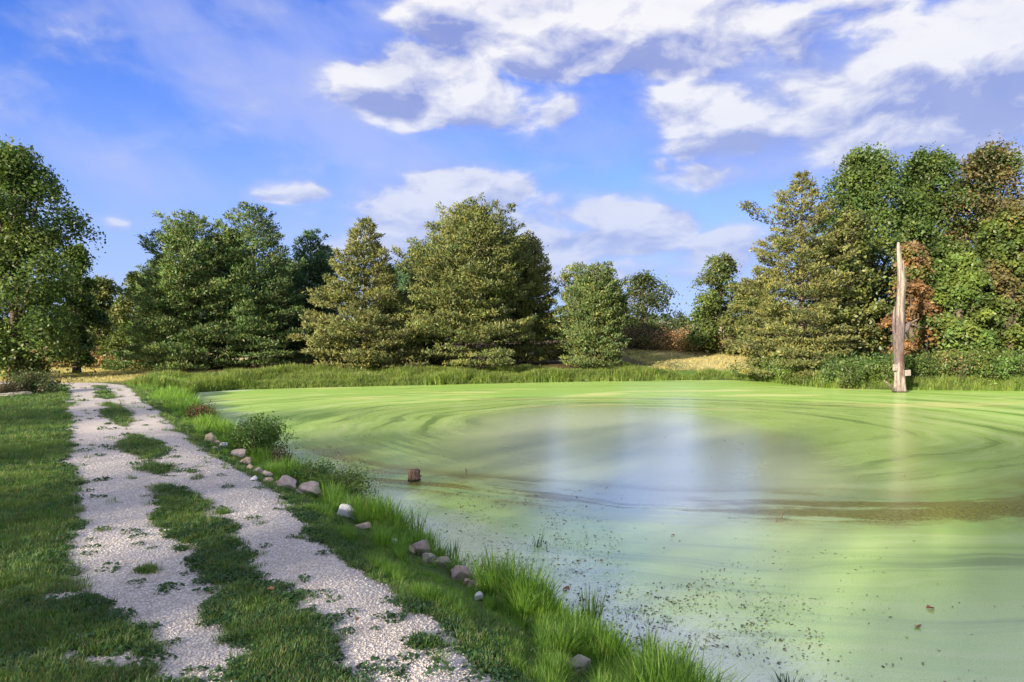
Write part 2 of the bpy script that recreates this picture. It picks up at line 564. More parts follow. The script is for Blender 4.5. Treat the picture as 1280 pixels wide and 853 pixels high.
# ------------------------------------------------------------------ water with duckweed
def build_water():
    m, n, out = new_mat('duckweed_water')
    pos = n.node('ShaderNodeNewGeometry').outputs['Position']
    x, y, z = n.xyz(pos)
    wn = n.noise(pos, .16, 3, .5, out=1)
    wv = n.vm('SCALE', n.vm('SUBTRACT', wn, (.5, .5, .5)), 2.6)
    wx, wy, _ = n.xyz(wv)
    dx = n.m('SUBTRACT', n.m('ADD', x, wx), 6.5)
    dy = n.m('SUBTRACT', n.m('ADD', y, wy), 27.5)
    r = n.m('SQRT', n.m('ADD', n.m('MULTIPLY', n.m('MULTIPLY', dx, dx), .80), n.m('MULTIPLY', dy, dy)))
    th = n.m('ARCTAN2', dx, dy)
    # wind-drawn swirl: fine bands along the circles
    pv = n.vec(n.m('MULTIPLY', r, .62), n.m('MULTIPLY', n.m('SINE', th), .7), n.m('MULTIPLY', n.m('COSINE', th), .7))
    b1 = n.noise(pv, 1.7, 7, .55, .12)
    b2 = n.noise(n.vm('ADD', pv, (9, 3, 1)), 3.4, 5, .6)
    blot = n.noise(pos, .55, 6, .62)
    d = n.attr('shore')          # metres from the near bank
    mask_in = n.step(r, 4.5, 9.0)
    band = n.m('ADD', n.m('MULTIPLY', n.m('SUBTRACT', b1, .5), 1.5), n.m('MULTIPLY', n.m('SUBTRACT', b2, .5), .7))
    band = n.m('MULTIPLY', band, n.step(r, 4.0, 9.5, .25, 1.0))
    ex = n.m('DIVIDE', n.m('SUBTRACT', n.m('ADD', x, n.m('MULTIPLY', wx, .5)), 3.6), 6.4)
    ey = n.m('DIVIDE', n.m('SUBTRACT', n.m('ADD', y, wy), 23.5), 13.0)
    glare = n.step(n.m('SQRT', n.m('ADD', n.m('MULTIPLY', ex, ex), n.m('MULTIPLY', ey, ey))), 1.15, .45)
    # dark ring where the weed has been swept away (the brown band)
    ring = n.m('MULTIPLY', n.step(n.m('ABSOLUTE', n.m('SUBTRACT', r, 13.5)), .7, 2.2, 1, 0), n.step(n.m('ADD', n.m('MULTIPLY', y, -1.0), 24.0), 0, 4))
    ring = n.m('MULTIPLY', ring, n.step(n.m('ADD', n.m('MULTIPLY', band, 1.4), blot), .26, .56))
    fine = n.noise(pos, 14.0, 6, .72)
    speck = n.noise(pos, 55.0, 3, .6)
    green = n.mix(n.step(blot, .35, .66), (.40, .62, .14), (.48, .70, .20))
    green = n.mix(n.step(band, .0, .30), green, (.54, .70, .26))
    green = n.mix(n.step(band, .0, -.28), green, (.20, .36, .08))
    green = n.mix(n.m('MULTIPLY', n.step(speck, .42, .70), .50), green, (.12, .25, .04))
    # the far side holds the thickest, brightest mat
    green = n.mix(n.m('MULTIPLY', glare, .9), green, (.70, .82, .56))  # mid-pond cloud glare painted as a pale patch in the colour
    thick = n.m('MULTIPLY', n.step(y, 36, 46), n.step(n.noise(n.vec(n.m('MULTIPLY', x, .35), y, 0.0), .22, 4, .5), .34, .56))
    green = n.mix(thick, green, (.26, .46, .05))
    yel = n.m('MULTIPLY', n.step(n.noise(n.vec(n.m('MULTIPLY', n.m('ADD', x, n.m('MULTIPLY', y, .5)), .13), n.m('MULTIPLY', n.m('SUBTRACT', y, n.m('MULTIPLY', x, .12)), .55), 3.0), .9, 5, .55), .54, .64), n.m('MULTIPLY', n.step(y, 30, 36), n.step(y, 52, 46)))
    green = n.mix(n.m('MULTIPLY', yel, .8), green, (.62, .66, .24))  # sunlit streaks on the water, put into the weed colour
    murk = n.mix(n.step(fine, .35, .65), (.085, .085, .012), (.26, .27, .04))
    col = n.mix(ring, green, murk)
    # along the near bank: thin broken weed on grey water
    edge = n.m('ADD', n.m('MULTIPLY', n.step(d, 3.6, .2), .54), n.m('MULTIPLY', n.m('SUBTRACT', blot, .5), .9))
    near = n.step(n.m('ADD', edge, n.m('MULTIPLY', n.m('SUBTRACT', fine, .5), .8)), .20, .62)
    col = n.mix(near, col, n.mix(n.step(speck, .4, .62), (.40, .52, .31), (.66, .80, .52)))
    bits = n.m('MULTIPLY', n.step(n.noise(pos, 21.0, 2, .5), .62, .68), n.step(edge, .12, .5))
    col = n.mix(n.m('MULTIPLY', bits, .7), col, (.045, .05, .03))
    bp = n.node('ShaderNodeBump')
    bp.inputs['Strength'].default_value = .10
    bp.inputs['Distance'].default_value = .02
    n.put(bp.inputs['Height'], n.m('ADD', fine, n.m('MULTIPLY', speck, .3)))
    dif = n.node('ShaderNodeBsdfDiffuse')
    n.put(dif.inputs['Color'], col)
    gl = n.node('ShaderNodeBsdfGlossy')
    n.put(gl.inputs['Color'], (1.0, .98, .95))
    n.put(gl.inputs['Roughness'], n.fmix(thick, n.fmix(near, .20, .20), .40))
    n.put(gl.inputs['Normal'], bp.outputs[0])
    fr = n.node('ShaderNodeFresnel')
    fr.inputs['IOR'].default_value = 1.60
    f = n.m('MULTIPLY', fr.outputs[0], n.fmix(thick, n.fmix(near, n.step(n.m('ADD', r, n.m('MULTIPLY', n.m('SUBTRACT', fine, .5), 1.2)), 12.2, 14.6, .50, .30), .42), .22), clamp=True)
    f = n.m('MULTIPLY', f, n.fmix(glare, 1.0, 1.9))
    f = n.m('MULTIPLY', f, n.fmix(ring, 1.0, .9))
    f = n.m('MULTIPLY', f, n.fmix(n.step(band, -.3, .4), 1.15, .86), clamp=True)
    f = n.m('MINIMUM', f, .66)
    mx = n.node('ShaderNodeMixShader')
    n.put(mx.inputs[0], f)
    n.l.new(dif.outputs[0], mx.inputs[1])
    n.l.new(gl.outputs[0], mx.inputs[2])
    n.l.new(mx.outputs[0], out.inputs[0])

    # sheet: polar grid limited to the basin (slightly beyond the waterline, under the bank)
    ang = np.linspace(rad(-60), rad(128), 260)
    rs = [3.0]
    while rs[-1] < 85:
        rs.append(rs[-1] * 1.022 + .03)
    A, R = np.meshgrid(ang, np.array(rs))
    X, Y = (np.sin(A) * R), (np.cos(A) * R)
    xs, ys = X.ravel(), Y.ravel()
    dd = pond_dist(xs, ys)
    nr, na = X.shape
    i = np.arange(nr - 1)[:, None] * na
    j = np.arange(na - 1)[None, :]
    quads = np.stack([i + j, i + na + j, i + na + j + 1, i + j + 1], -1).reshape(-1, 4)
    quads = quads[(dd[quads].min(1) < 0.6)]
    used = np.unique(quads)
    remap = np.full(len(xs), -1)
    remap[used] = np.arange(len(used))
    near_pts = POND[:18]
    sh = np.full(len(used), 1e9)
    ux, uy = xs[used], ys[used]
    for k in range(len(near_pts) - 1):
        a, b = near_pts[k], near_pts[k + 1]
        e = b - a
        t = np.clip(((ux - a[0]) * e[0] + (uy - a[1]) * e[1]) / (e @ e), 0, 1)
        sh = np.minimum(sh, np.hypot(ux - a[0] - t * e[0], uy - a[1] - t * e[1]))
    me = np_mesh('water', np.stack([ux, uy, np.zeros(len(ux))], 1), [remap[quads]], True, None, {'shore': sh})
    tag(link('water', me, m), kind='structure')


build_water()


# ------------------------------------------------------------------ foliage materials
def leaf_mat(name, tint=(1, 1, 1), transl=.35, var=.35, spray=0.0):
    m, n, out = new_mat(name)
    c = n.attr('Col', 'Color')
    c = n.mix(1.0, c, tint, 'MULTIPLY')
    oi = n.node('ShaderNodeObjectInfo').outputs['Random']
    pos = n.node('ShaderNodeNewGeometry').outputs['Position']
    nz = n.noise(pos, .8, 3, .6)
    c = n.mix(n.step(nz, .3, .7), n.mix(1.0, c, (1 - var, 1 - var * .8, 1 - var * .6), 'MULTIPLY'), n.mix(1.0, c, (1 + var, 1 + var * .85, 1 + var * .4), 'MULTIPLY'))
    c = n.mix(oi, n.mix(1.0, c, (.92, .95, .95), 'MULTIPLY'), n.mix(1.0, c, (1.10, 1.06, 1.0), 'MULTIPLY'))
    d = n.node('ShaderNodeBsdfDiffuse')
    n.put(d.inputs[0], c)
    if spray > 0:
        gn = n.node('ShaderNodeNewGeometry').outputs['Normal']
        nn_ = n.vm('NORMALIZE', n.vm('ADD', n.vm('SCALE', gn, 1 - spray), n.vm('SCALE', n.attr('spray', 'Vector'), spray)))
        n.put(d.inputs['Normal'], nn_)
    t = n.node('ShaderNodeBsdfTranslucent')
    n.put(t.inputs[0], n.mix(1.0, c, (1.15, 1.25, .55), 'MULTIPLY'))
    g = n.node('ShaderNodeBsdfGlossy')
    n.put(g.inputs['Color'], (.5, .5, .5))
    n.put(g.inputs['Roughness'], .5)
    m1 = n.node('ShaderNodeMixShader')
    m1.inputs[0].default_value = transl
    n.l.new(d.outputs[0], m1.inputs[1])
    n.l.new(t.outputs[0], m1.inputs[2])
    m2 = n.node('ShaderNodeMixShader')
    m2.inputs[0].default_value = .05
    n.l.new(m1.outputs[0], m2.inputs[1])
    n.l.new(g.outputs[0], m2.inputs[2])
    n.l.new(m2.outputs[0], out.inputs[0])
    return m


def bark_mat(name, a, b, scale=6):
    m, n, out = new_mat(name)
    p = n.node('ShaderNodeTexCoord').outputs['Object']
    x, y, z = n.xyz(p)
    v = n.vec(x, y, n.m('MULTIPLY', z, .18))
    nz = n.noise(v, scale, 8, .7, .3)
    c = n.mix(n.step(nz, .32, .66), a, b)
    bp = n.node('ShaderNodeBump')
    bp.inputs['Strength'].default_value = .8
    bp.inputs['Distance'].default_value = .05
    n.put(bp.inputs['Height'], nz)
    principled(n, out, c, .9, .15, bp.outputs[0])
    return m


M_LEAF = leaf_mat('leaves_of_bushes')
M_TREE = leaf_mat('tree_leaves', spray=.35)
M_NEEDLE = leaf_mat('pine_needles', transl=.22, spray=.4)
M_GRASS = leaf_mat('grass_blades', transl=.40, var=.22)
M_LAWN = leaf_mat('lawn_blades', transl=.35, var=.38)
M_BARK = bark_mat('bark', (.05, .04, .03), (.16, .125, .10))
M_PALE_BARK = bark_mat('pale_bark', (.22, .19, .16), (.42, .38, .33), 3)


# ------------------------------------------------------------------ generic geometry builders
def tube(pts, radii, segs=8, jit=0.0, seed=0):
    """tube through pts -> verts, quads(list)"""
    pts = [Vector(p) for p in pts]
    r_ = random.Random(seed)
    vs, fs = [], []
    prev = None
    for i, p in enumerate(pts):
        t = (pts[min(i + 1, len(pts) - 1)] - pts[max(i - 1, 0)]).normalized()
        if prev is None:
            a = t.cross(Vector((0, 1, 0)))
            if a.length < .1:
                a = t.cross(Vector((1, 0, 0)))
            a.normalize()
        else:
            a = (prev - t * prev.dot(t)).normalized()
        prev = a
        b = t.cross(a)
        for k in range(segs):
            th = 2 * PI * k / segs
            rr = radii[i] * (1 + jit * (r_.random() - .5))
            vs.append(p + a * math.cos(th) * rr + b * math.sin(th) * rr)
    for i in range(len(pts) - 1):
        for k in range(segs):
            k2 = (k + 1) % segs
            fs.append((i * segs + k, i * segs + k2, (i + 1) * segs + k2, (i + 1) * segs + k))
    return [tuple(v) for v in vs], fs


class Geo:
    def __init__(self):
        self.v, self.f = [], []

    def add(self, vf):
        o = len(self.v)
        self.v += vf[0]
        self.f += [tuple(i + o for i in f) for f in vf[1]]

    def mesh(self, name, smooth=True):
        me = bpy.data.meshes.new(name)
        me.from_pydata(self.v, [], self.f)
        if smooth:
            me.polygons.foreach_set('use_smooth', [True] * len(me.polygons))
        me.update()
        return me


def unit(v):
    return v / (np.linalg.norm(v, axis=-1, keepdims=True) + 1e-9)


def cards(name, c, long_ax, wide_ax, cols, nrm=None):
    """rhombic leaves: centres c, half axes"""
    N = len(c)
    v = np.empty((N, 4, 3), np.float32)
    v[:, 0] = c - long_ax
    v[:, 1] = c + wide_ax - long_ax * .1
    v[:, 2] = c + long_ax
    v[:, 3] = c - wide_ax - long_ax * .1
    f = np.arange(N * 4).reshape(N, 4)
    me = np_mesh(name, v.reshape(-1, 3), [f], False, np.repeat(cols, 4, axis=0))
    if nrm is not None:
        a = me.attributes.new('spray', 'FLOAT_VECTOR', 'POINT')
        a.data.foreach_set('vector', np.repeat(np.asarray(nrm, np.float32), 4, axis=0).ravel())
    return me


def jitter_cols(base, n, rg, dv=.28, dh=.10):
    b = np.asarray(base)[None, :]
    k = 1 + (rg.random((n, 1)) - .5) * 2 * dv
    h = (rg.random((n, 1)) - .5) * 2 * dh
    c = b * k
    c[:, :1] *= 1 + h * 1.8
    c[:, 2:] *= 1 - h
    return np.clip(c, .004, .9)


# ------------------------------------------------------------------ deciduous tree
def decid_mesh(h, r, seed, base_col, low=.12, n_lobes=26, leaf=.15, count=24000, alt_col=None, alt=0.0, bulge=.55, flat=.75, open_=0.0):
    rg = np.random.default_rng(seed)
    rd = random.Random(seed)
    zc0, zc1 = h * low, h
    lobes = []
    for i in range(n_lobes):
        t = ((i + .5) / n_lobes) ** .85
        z = zc0 + (zc1 - zc0) * t
        prof = math.sin(PI * min(1, max(0, (t * .86 + .14)) ** bulge)) ** .6 if t < 1 else .2
        prof = max(.22, prof)
        a = i * 2.39996 + rd.uniform(-.5, .5)
        rr = r * prof * rd.uniform(.35, .82) * (1 if i % 4 else .25)
        lr = r * rd.uniform(.24, .40) * (1 - .25 * t)
        z = min(z, h - lr * .55)
        lobes.append((math.cos(a) * rr, math.sin(a) * rr, z, lr))
    lobes.append((0, 0, h - r * .22, r * .24))
    L = np.array(lobes)
    # clumps on lobe surfaces
    n_cl = int(count / 55)
    w = L[:, 3] ** 2
    li = rg.choice(len(L), n_cl, p=w / w.sum())
    dr = unit(rg.normal(size=(n_cl, 3)))
    out_dir = unit(np.stack([L[li, 0], L[li, 1], np.full(n_cl, .25 * r)], 1))
    dr = unit(dr + out_dir * .55 + np.array([0, 0, .25]))
    cl = L[li, :3] + dr * (L[li, 3] * rg.uniform(.55, 1.10, n_cl))[:, None] * np.array([1, 1, flat])
    cl[:, 2] = np.maximum(cl[:, 2], .35)
    ccol = jitter_cols(base_col, n_cl, rg, .26, .10)
    if alt_col is not None:
        # altered colour gathers on whole limbs, as autumn colour does
        la = rg.random(len(L)) < alt
        pick = la[li] & (rg.random(n_cl) < .85)
        ccol[pick] = jitter_cols(alt_col, pick.sum(), rg, .3, .1)
    crad = r * rg.uniform(.055, .11, n_cl) + .12
    per = 55
    ci = np.repeat(np.arange(n_cl), per)
    N = len(ci)
    off = rg.normal(size=(N, 3)) * crad[ci][:, None] * np.array([1, 1, .55])
    c = cl[ci] + off
    # droop of outer leaves gives each spray a rounded top
    c[:, 2] -= (off[:, 0] ** 2 + off[:, 1] ** 2) / crad[ci] * .35
    hole = np.sin(c[:, 0] * 1.35 + seed) * np.sin(c[:, 1] * 1.2 + 2.1) * np.sin(c[:, 2] * 1.5 + seed * .7)
    keep = (rg.random(N) > open_) & ((np.abs(hole) < .62) | (rg.random(N) < .35))
    offn = unit(off)[keep]
    c, ci = c[keep], ci[keep]
    N = len(c)
    nrm = unit(rg.normal(size=(N, 3)) * .75 + dr[ci] * .6 + np.array([0, 0, .55]))
    a = unit(np.cross(nrm, rg.normal(size=(N, 3))))
    b = np.cross(nrm, a)
    s = leaf * rg.uniform(.65, 1.25, (N, 1))
    cols = ccol[ci] * rg.uniform(.8, 1.2, (N, 1))
    me = cards('crown', c, a * s, b * s * .62, cols, unit(offn + dr[ci] * 1.2 + np.array([0, 0, .4])))
    # trunk and limbs
    g = Geo()
    tr = h * .019 + .06
    lean = rd.uniform(-.03, .03) * h
    top = (lean, lean * .5, h * .80)
    g.add(tube([(0, 0, -.3), (0, 0, .05), (lean * .15, 0, h * .12), (lean * .5, lean * .2, h * .4), top], [tr * 1.7, tr * 1.35, tr, tr * .7, tr * .2], 9, .15, seed))
    gb = Geo()
    for k, (lx, ly, lz, lr) in enumerate(lobes[:-1]):
        z0 = max(h * .10, lz * .55 - .3)
        sp = (lean * z0 / h, lean * .4 * z0 / h, z0)
        midp = (lx * .5, ly * .5, z0 + (lz - z0) * .62)
        gb.add(tube([sp, midp, (lx, ly, lz), (lx * 1.12, ly * 1.12, lz + lr * .5)], [tr * .42, tr * .28, tr * .13, .01], 5, 0, k))
    return me, g.mesh('trunk'), gb.mesh('limb')


def place_tree(name, label, cat, x, y, meshes, mats, group=None, rz=0.0, sink=0.05):
    e = empty(name, (x, y, hz(x, y) - sink), rz)
    tag(e, label, cat, group)
    nm = ('crown', 'trunk', 'branches')
    for me, mt, pn in zip(meshes, mats, nm):
        if me is None:
            continue
        if not me.materials:
            me.materials.append(mt)
        o = bpy.data.objects.new(pn, me)
        COL.objects.link(o)
        o.parent = e
        if pn == 'branches':
            o['kind'] = 'stuff'
    return e


# ------------------------------------------------------------------ pine
def pine_mesh(h, r, seed, base_col, shape=1.25, count=24000, up=.35, broad=.8, tuft=.23, low=.025, multi=0, alt_col=None, cone=1.0, longarm=()):
    rg = np.random.default_rng(seed)
    rd = random.Random(seed)
    tr = h * .014 + .07
    g, gb = Geo(), Geo()
    leaders = [(0, 0, h, 1.0)]
    for k in range(multi):
        a = rd.uniform(0, 2 * PI)
        leaders.append((math.cos(a) * r * .42, math.sin(a) * r * .42, h * rd.uniform(.82, .96), .62))
    P, D, K, Wd, Cc = [], [], [], [], []
    for li, (lx, ly, lh, ls) in enumerate(leaders):
        g.add(tube([(0, 0, -.3), (0, 0, .1), (lx * .5, ly * .5, lh * .3), (lx, ly, lh * .65), (lx, ly, lh * .98)], [tr * 1.4, tr * 1.2, tr * .85, tr * .5, .02], 8, .1, seed + li))
        z = lh * low + (lh * .2 if li else 0)
        while z < lh * .985:
            t = z / lh
            prof = (1 - t ** shape) ** broad * cone * 1.12
            prof = max(prof, .045) * (0.80 + .2 * min(1, t / .12))
            nb = rd.choice((4, 5, 5, 6)) if t < .8 else 4
            a0 = rd.uniform(0, 2 * PI)
            for b in range(nb):
                a = a0 + 2 * PI * b / nb + rd.uniform(-.35, .35)
                Lb = r * ls * prof * rd.choice((rd.uniform(.55, .85), rd.uniform(.8, 1.0), rd.uniform(.9, 1.16)))
                rag = float(fbm(np.array([math.cos(a) * 1.3 + 7]), np.array([z * .42 + math.sin(a) * 1.3 + seed]), seed, 2)[0])
                Lb *= .52 + .96 * rag
                for (az_, zt, k_) in longarm:
                    if li == 0 and abs(t - zt) < .035 and math.cos(a - az_) > .75:
                        Lb *= k_
                lift = up * (.25 + t * 1.3) * Lb
                sp = Vector((lx * min(1, t * 1.5), ly * min(1, t * 1.5), z))
                dx, dy = math.cos(a), math.sin(a)
                droop = -.10 * Lb * (1 - t)
                tip = sp + Vector((dx * Lb, dy * Lb, lift + droop))
                mid = sp + Vector((dx * Lb * .55, dy * Lb * .55, lift * .32 + droop * .9))
                gb.add(tube([sp, mid, tip], [max(.012, tr * .22 * (1 - t * .6)), max(.01, tr * .13 * (1 - t * .6)), .006], 3, 0, 0))
                nt = max(5, int(8 + Lb * 11 + Lb * Lb * 3.0))
                side = np.array([-dy, dx, 0])
                u = .22 + .78 * rg.random(nt) ** .75
                base = np.array([(sp * (1 - q_) ** 2 + mid * 2 * q_ * (1 - q_) + tip * q_ ** 2)[:] for q_ in u])
                w_ = Lb * .34 * np.sin(np.clip(u, .1, .97) * PI * .93) + .08
                sd_ = (rg.random(nt) * 2 - 1)
                pts = base + side * (sd_ * w_)[:, None] + np.array([0, 0, 1]) * (rg.random(nt) * .22 * (.6 + Lb * .10) + .01)[:, None]
                dirs = np.array([dx, dy, .25 + up]) + side * (sd_ * .8)[:, None] + rg.normal(size=(nt, 3)) * .25
                P.append(pts)
                D.append(dirs)
                K.append(np.full(nt, .75 + .5 * rd.random()))
                Cc.append(np.tile((dx, dy, 0.0), (nt, 1)))
            z += max(.22, lh * .036) * rd.uniform(.75, 1.3)
    P, D, K, Cc = np.vstack(P), unit(np.vstack(D)), np.concatenate(K), np.vstack(Cc)
    per = max(4, int(round(count / len(P))))
    idx = np.repeat(np.arange(len(P)), per)
    N = len(idx)
    sp_ = unit(D[idx] * .75 + rg.normal(size=(N, 3)) * .62 + np.array([0, 0, .18]))
    ln = tuft * rg.uniform(.55, 1.25, (N, 1))
    c = P[idx] + rg.normal(size=(N, 3)) * tuft * np.array([.55, .55, .32]) + sp_ * ln * .6
    wd = unit(np.cross(sp_, rg.normal(size=(N, 3))))
    kc = jitter_cols(base_col, len(P), rg, .30, .10) * K[:, None]
    if alt_col is not None:
        pk = rg.random(len(P)) < .28
        kc[pk] = jitter_cols(alt_col, pk.sum(), rg, .2, .08)
    cols = kc[idx] * rg.uniform(.85, 1.18, (N, 1))
    me = cards('crown', c, sp_ * ln * .62, wd * ln * .22, cols, unit(Cc[idx] * .8 + D[idx] * .3 + unit(c - P[idx]) * .9 + np.array([0, 0, .35])))
    return me, g.mesh('trunk'), gb.mesh('limb')


def at(px, Y):
    return (px - 640) / F * Y


OLIVE = (.130, .155, .050)
OLIVE2 = (.165, .168, .062)
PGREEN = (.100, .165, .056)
SHADE_TEAL = (.060, .125, .070)  # needle colour with the shade of neighbouring pines put in
DGREEN = (.085, .140, .036)
MGREEN = (.115, .165, .042)
YGREEN = (.200, .230, .070)
ORANGE = (.42, .19, .075)
BROWNG = (.165, .145, .062)
NM = (M_NEEDLE, M_BARK, M_BARK)
LM = (M_TREE, M_BARK, M_BARK)

# pines along the far bank: (px, depth, top row, half width px, colour, alt, options, label)
PG = 'pines and cedars along the far bank'
pines = [
    (238, 59, 271, 78, PGREEN, OLIVE, dict(multi=2, up=.50, broad=.62, longarm=((PI, .70, 1.5), (PI * .95, .5, 1.25))), 'spreading pine at the left of the far bank with long feathery limbs reaching left'),
    (318, 60, 260, 62, PGREEN, OLIVE, dict(multi=1, up=.42, broad=.55, shape=1.6), 'tall dense green pine, second from the left in the row, with blunt bushy top'),
    (388, 66, 290, 50, SHADE_TEAL, PGREEN, dict(multi=1, up=.45, broad=.6), 'darker pine half hidden behind the pointed olive pine on its right'),
    (456, 57, 274, 66, OLIVE2, OLIVE, dict(up=.30, broad=.72, shape=1.35), 'pointed olive pine with layered sunlit skirts reaching the grass'),
    (527, 66, 308, 46, SHADE_TEAL, PGREEN, dict(multi=1, up=.35, broad=.55), 'shaded bluish pine between the pointed olive pine and the tallest pine'),
    (585, 59, 263, 84, OLIVE, OLIVE2, dict(multi=3, up=.45, broad=.52, shape=1.7, longarm=((PI, .72, 1.3),)), 'tallest and widest pine in the middle of the row with ragged top'),
    (656, 63, 299, 46, OLIVE, OLIVE2, dict(multi=1, up=.45, broad=.45, shape=2.0), 'round-headed olive pine leaning against the right side of the tallest pine'),
    (352, 72, 322, 48, PGREEN, SHADE_TEAL, dict(multi=1, up=.4, broad=.5), 'low green pine filling the dip between the left pines, farther back'),
    (498, 73, 338, 44, PGREEN, SHADE_TEAL, dict(multi=1, up=.4, broad=.5), 'low pine in shade right of the pointed olive pine, farther back'),
    (200, 68, 330, 46, PGREEN, OLIVE, dict(multi=1, up=.4, broad=.5), 'low green pine behind the left flank of the spreading pine'),
    (739, 60, 341, 47, OLIVE, PGREEN, dict(multi=2, up=.75, broad=.50, shape=1.5, tuft=.24), 'small bushy cedar standing apart before the brown thicket'),
]
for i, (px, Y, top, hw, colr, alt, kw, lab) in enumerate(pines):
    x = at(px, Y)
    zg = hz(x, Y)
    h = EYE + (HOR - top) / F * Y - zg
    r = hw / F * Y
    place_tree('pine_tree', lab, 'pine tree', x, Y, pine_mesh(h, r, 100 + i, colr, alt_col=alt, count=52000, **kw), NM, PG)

x, Y = at(1002, 54), 54
h = EYE + (HOR - 214) / F * Y - hz(x, Y)
place_tree('pine_tree', 'big feathery olive pine at the left end of the right-hand wood', 'pine tree', x, Y,
           pine_mesh(h, 84 / F * Y, 150, (.122, .135, .048), shape=1.15, broad=.78, up=.34, alt_col=OLIVE2, count=52000, multi=0, longarm=((PI, .75, 1.5),)), NM)

# deciduous trees: px, depth, top row, half width px, colour, alt colour, share, options, label
dec = [
    (18, 52, 186, 92, DGREEN, MGREEN, .35, dict(low=.02, n_lobes=34, leaf=.14, count=56000, bulge=.7, open_=.1), 'big sycamore at the left edge of the view with open bright leaves'),
    (96, 60, 308, 32, DGREEN, None, 0, dict(low=.08, n_lobes=16), 'dark narrow tree with a rounded head right behind the big sycamore'),
    (128, 74, 348, 42, OLIVE, MGREEN, .3, dict(low=.03), 'low rounded olive tree beside the left thicket'),
    (178, 72, 342, 44, MGREEN, OLIVE, .4, dict(low=.03), 'rounded green tree tucked behind the spreading pine'),
    (806, 86, 344, 50, (.085, .115, .038), (.16, .12, .055), .15, dict(low=.04, n_lobes=22, open_=.3), 'see-through brownish green tree behind the small cedar'),
    (760, 92, 372, 40, DGREEN, None, 0, dict(low=.03), 'low dark tree farther back behind the small cedar'),
    (900, 76, 321, 46, MGREEN, OLIVE, .5, dict(low=.03), 'rounded olive green tree in front of the far gap, left of the big feathery pine'),
    (945, 72, 350, 42, OLIVE, None, 0, dict(low=.03), 'low olive tree pressed against the left side of the big feathery pine'),
    (1085, 64, 190, 84, DGREEN, MGREEN, .35, dict(low=.10, n_lobes=46, leaf=.145, count=56000), 'tall dark green oak with the first broad dome of the right wood'),
    (1160, 66, 193, 72, DGREEN, (.066, .104, .03), .3, dict(low=.10, n_lobes=44, leaf=.145, count=52000), 'tall dark green oak directly above the dead trunk'),
    (1235, 63, 186, 76, BROWNG, DGREEN, .45, dict(low=.08, n_lobes=44, leaf=.14, count=50000, open_=.2), 'tall browning oak with a loose ragged head in the right wood'),
    (1330, 60, 200, 66, OLIVE, DGREEN, .4, dict(low=.05, leaf=.17), 'tall olive oak cut by the right edge of the view'),
    (1062, 54.5, 258, 44, YGREEN, OLIVE2, .5, dict(low=.10, n_lobes=24, flat=.42, count=20000), 'yellow-green dogwood with layered sprays before the tall oaks'),
    (1140, 52.5, 302, 38, (.27, .155, .075), (.15, .17, .05), .55, dict(low=.10, n_lobes=26, flat=.34, count=15000, open_=.30), 'slender maple turned orange behind the dead trunk'),
    (1200, 50.5, 318, 42, (.12, .18, .045), MGREEN, .3, dict(low=.08, n_lobes=24, flat=.42, count=20000), 'fresh green layered tree just right of the dead trunk'),
    (1262, 51, 262, 54, MGREEN, BROWNG, .4, dict(low=.05, n_lobes=26, count=24000), 'mid green tree filling the right edge below the browning oak'),
    (1345, 49, 300, 60, MGREEN, None, 0, dict(low=.05), 'bushy tree beyond the right edge of the view'),
]
for i, (px, Y, top, hw, colr, alt, af, kw, lab) in enumerate(dec):
    x = at(px, Y)
    h = EYE + (HOR - top) / F * Y - hz(x, Y)
    kw.setdefault('count', 18000)
    kw.setdefault('n_lobes', 22)
    mats = (M_TREE, M_PALE_BARK if i in (4, 6) else M_BARK, M_BARK)
    place_tree('broadleaf_tree', lab, 'tree', x, Y, decid_mesh(h, hw / F * Y, 300 + i, colr, alt_col=alt, alt=af, **kw), mats, None, rz=i * .9)

# the wood behind the photographer that keeps the foreground in shade
shade_protos = [decid_mesh(21.5, 8.6, 801, DGREEN, low=.0, n_lobes=64, leaf=.16, count=11000), decid_mesh(20.5, 8.2, 802, MGREEN, low=.0, n_lobes=60, leaf=.16, count=11000)]
for me3 in shade_protos:
    for me, mt in zip(me3, LM):
        me.materials.append(mt)
for i, (x, y) in enumerate([(-78, -15), (-71, -18), (-64, -15), (-57, -19), (-50, -17), (-43, -23), (-36, -25), (-29, -24), (-22, -27), (-15, -25), (-8, -28), (-1, -26), (6, -29)]):
    e = place_tree('broadleaf_tree', 'green tree in the wood behind the viewpoint, left of the track', 'tree', x, y, shade_protos[i % 2], LM, 'trees of the wood behind the viewpoint', rz=i * 1.3)

# a far tree line closes the view in the gaps
def far_wood():
    rg = np.random.default_rng(5)
    C, Nn = [], 0
    cs = []
    for k in range(170):
        a = rad(-52) + rad(104) * (k + rg.random()) / 170
        R_ = rg.uniform(190, 300)
        x, y = math.sin(a) * R_, math.cos(a) * R_
        z0 = hz(x, y)
        hh = rg.uniform(5, 9)
        rr = rg.uniform(5, 9)
        nn = 420
        d = unit(rg.normal(size=(nn, 3)))
        d[:, 2] = np.abs(d[:, 2])
        p = np.array([x, y, z0]) + d * np.array([rr, rr, hh]) * rg.uniform(.7, 1.05, (nn, 1))
        C.append(p)
        cs.append(jitter_cols((.07, .10, .05), 1, rg, .25, .1).repeat(nn, 0) * rg.uniform(.75, 1.25, (nn, 1)))
    C, cs = np.vstack(C), np.vstack(cs)
    n_ = len(C)
    nr = unit(rg.normal(size=(n_, 3)) + np.array([0, 0, .4]))
    a = unit(np.cross(nr, rg.normal(size=(n_, 3))))
    b = np.cross(nr, a)
    me = cards('far_wood', C, a * .8, b * .6, cs)
    tag(link('far_wood', me, M_LEAF), kind='stuff', cat='wood', label='distant line of trees seen through gaps in the near trees')


far_wood()


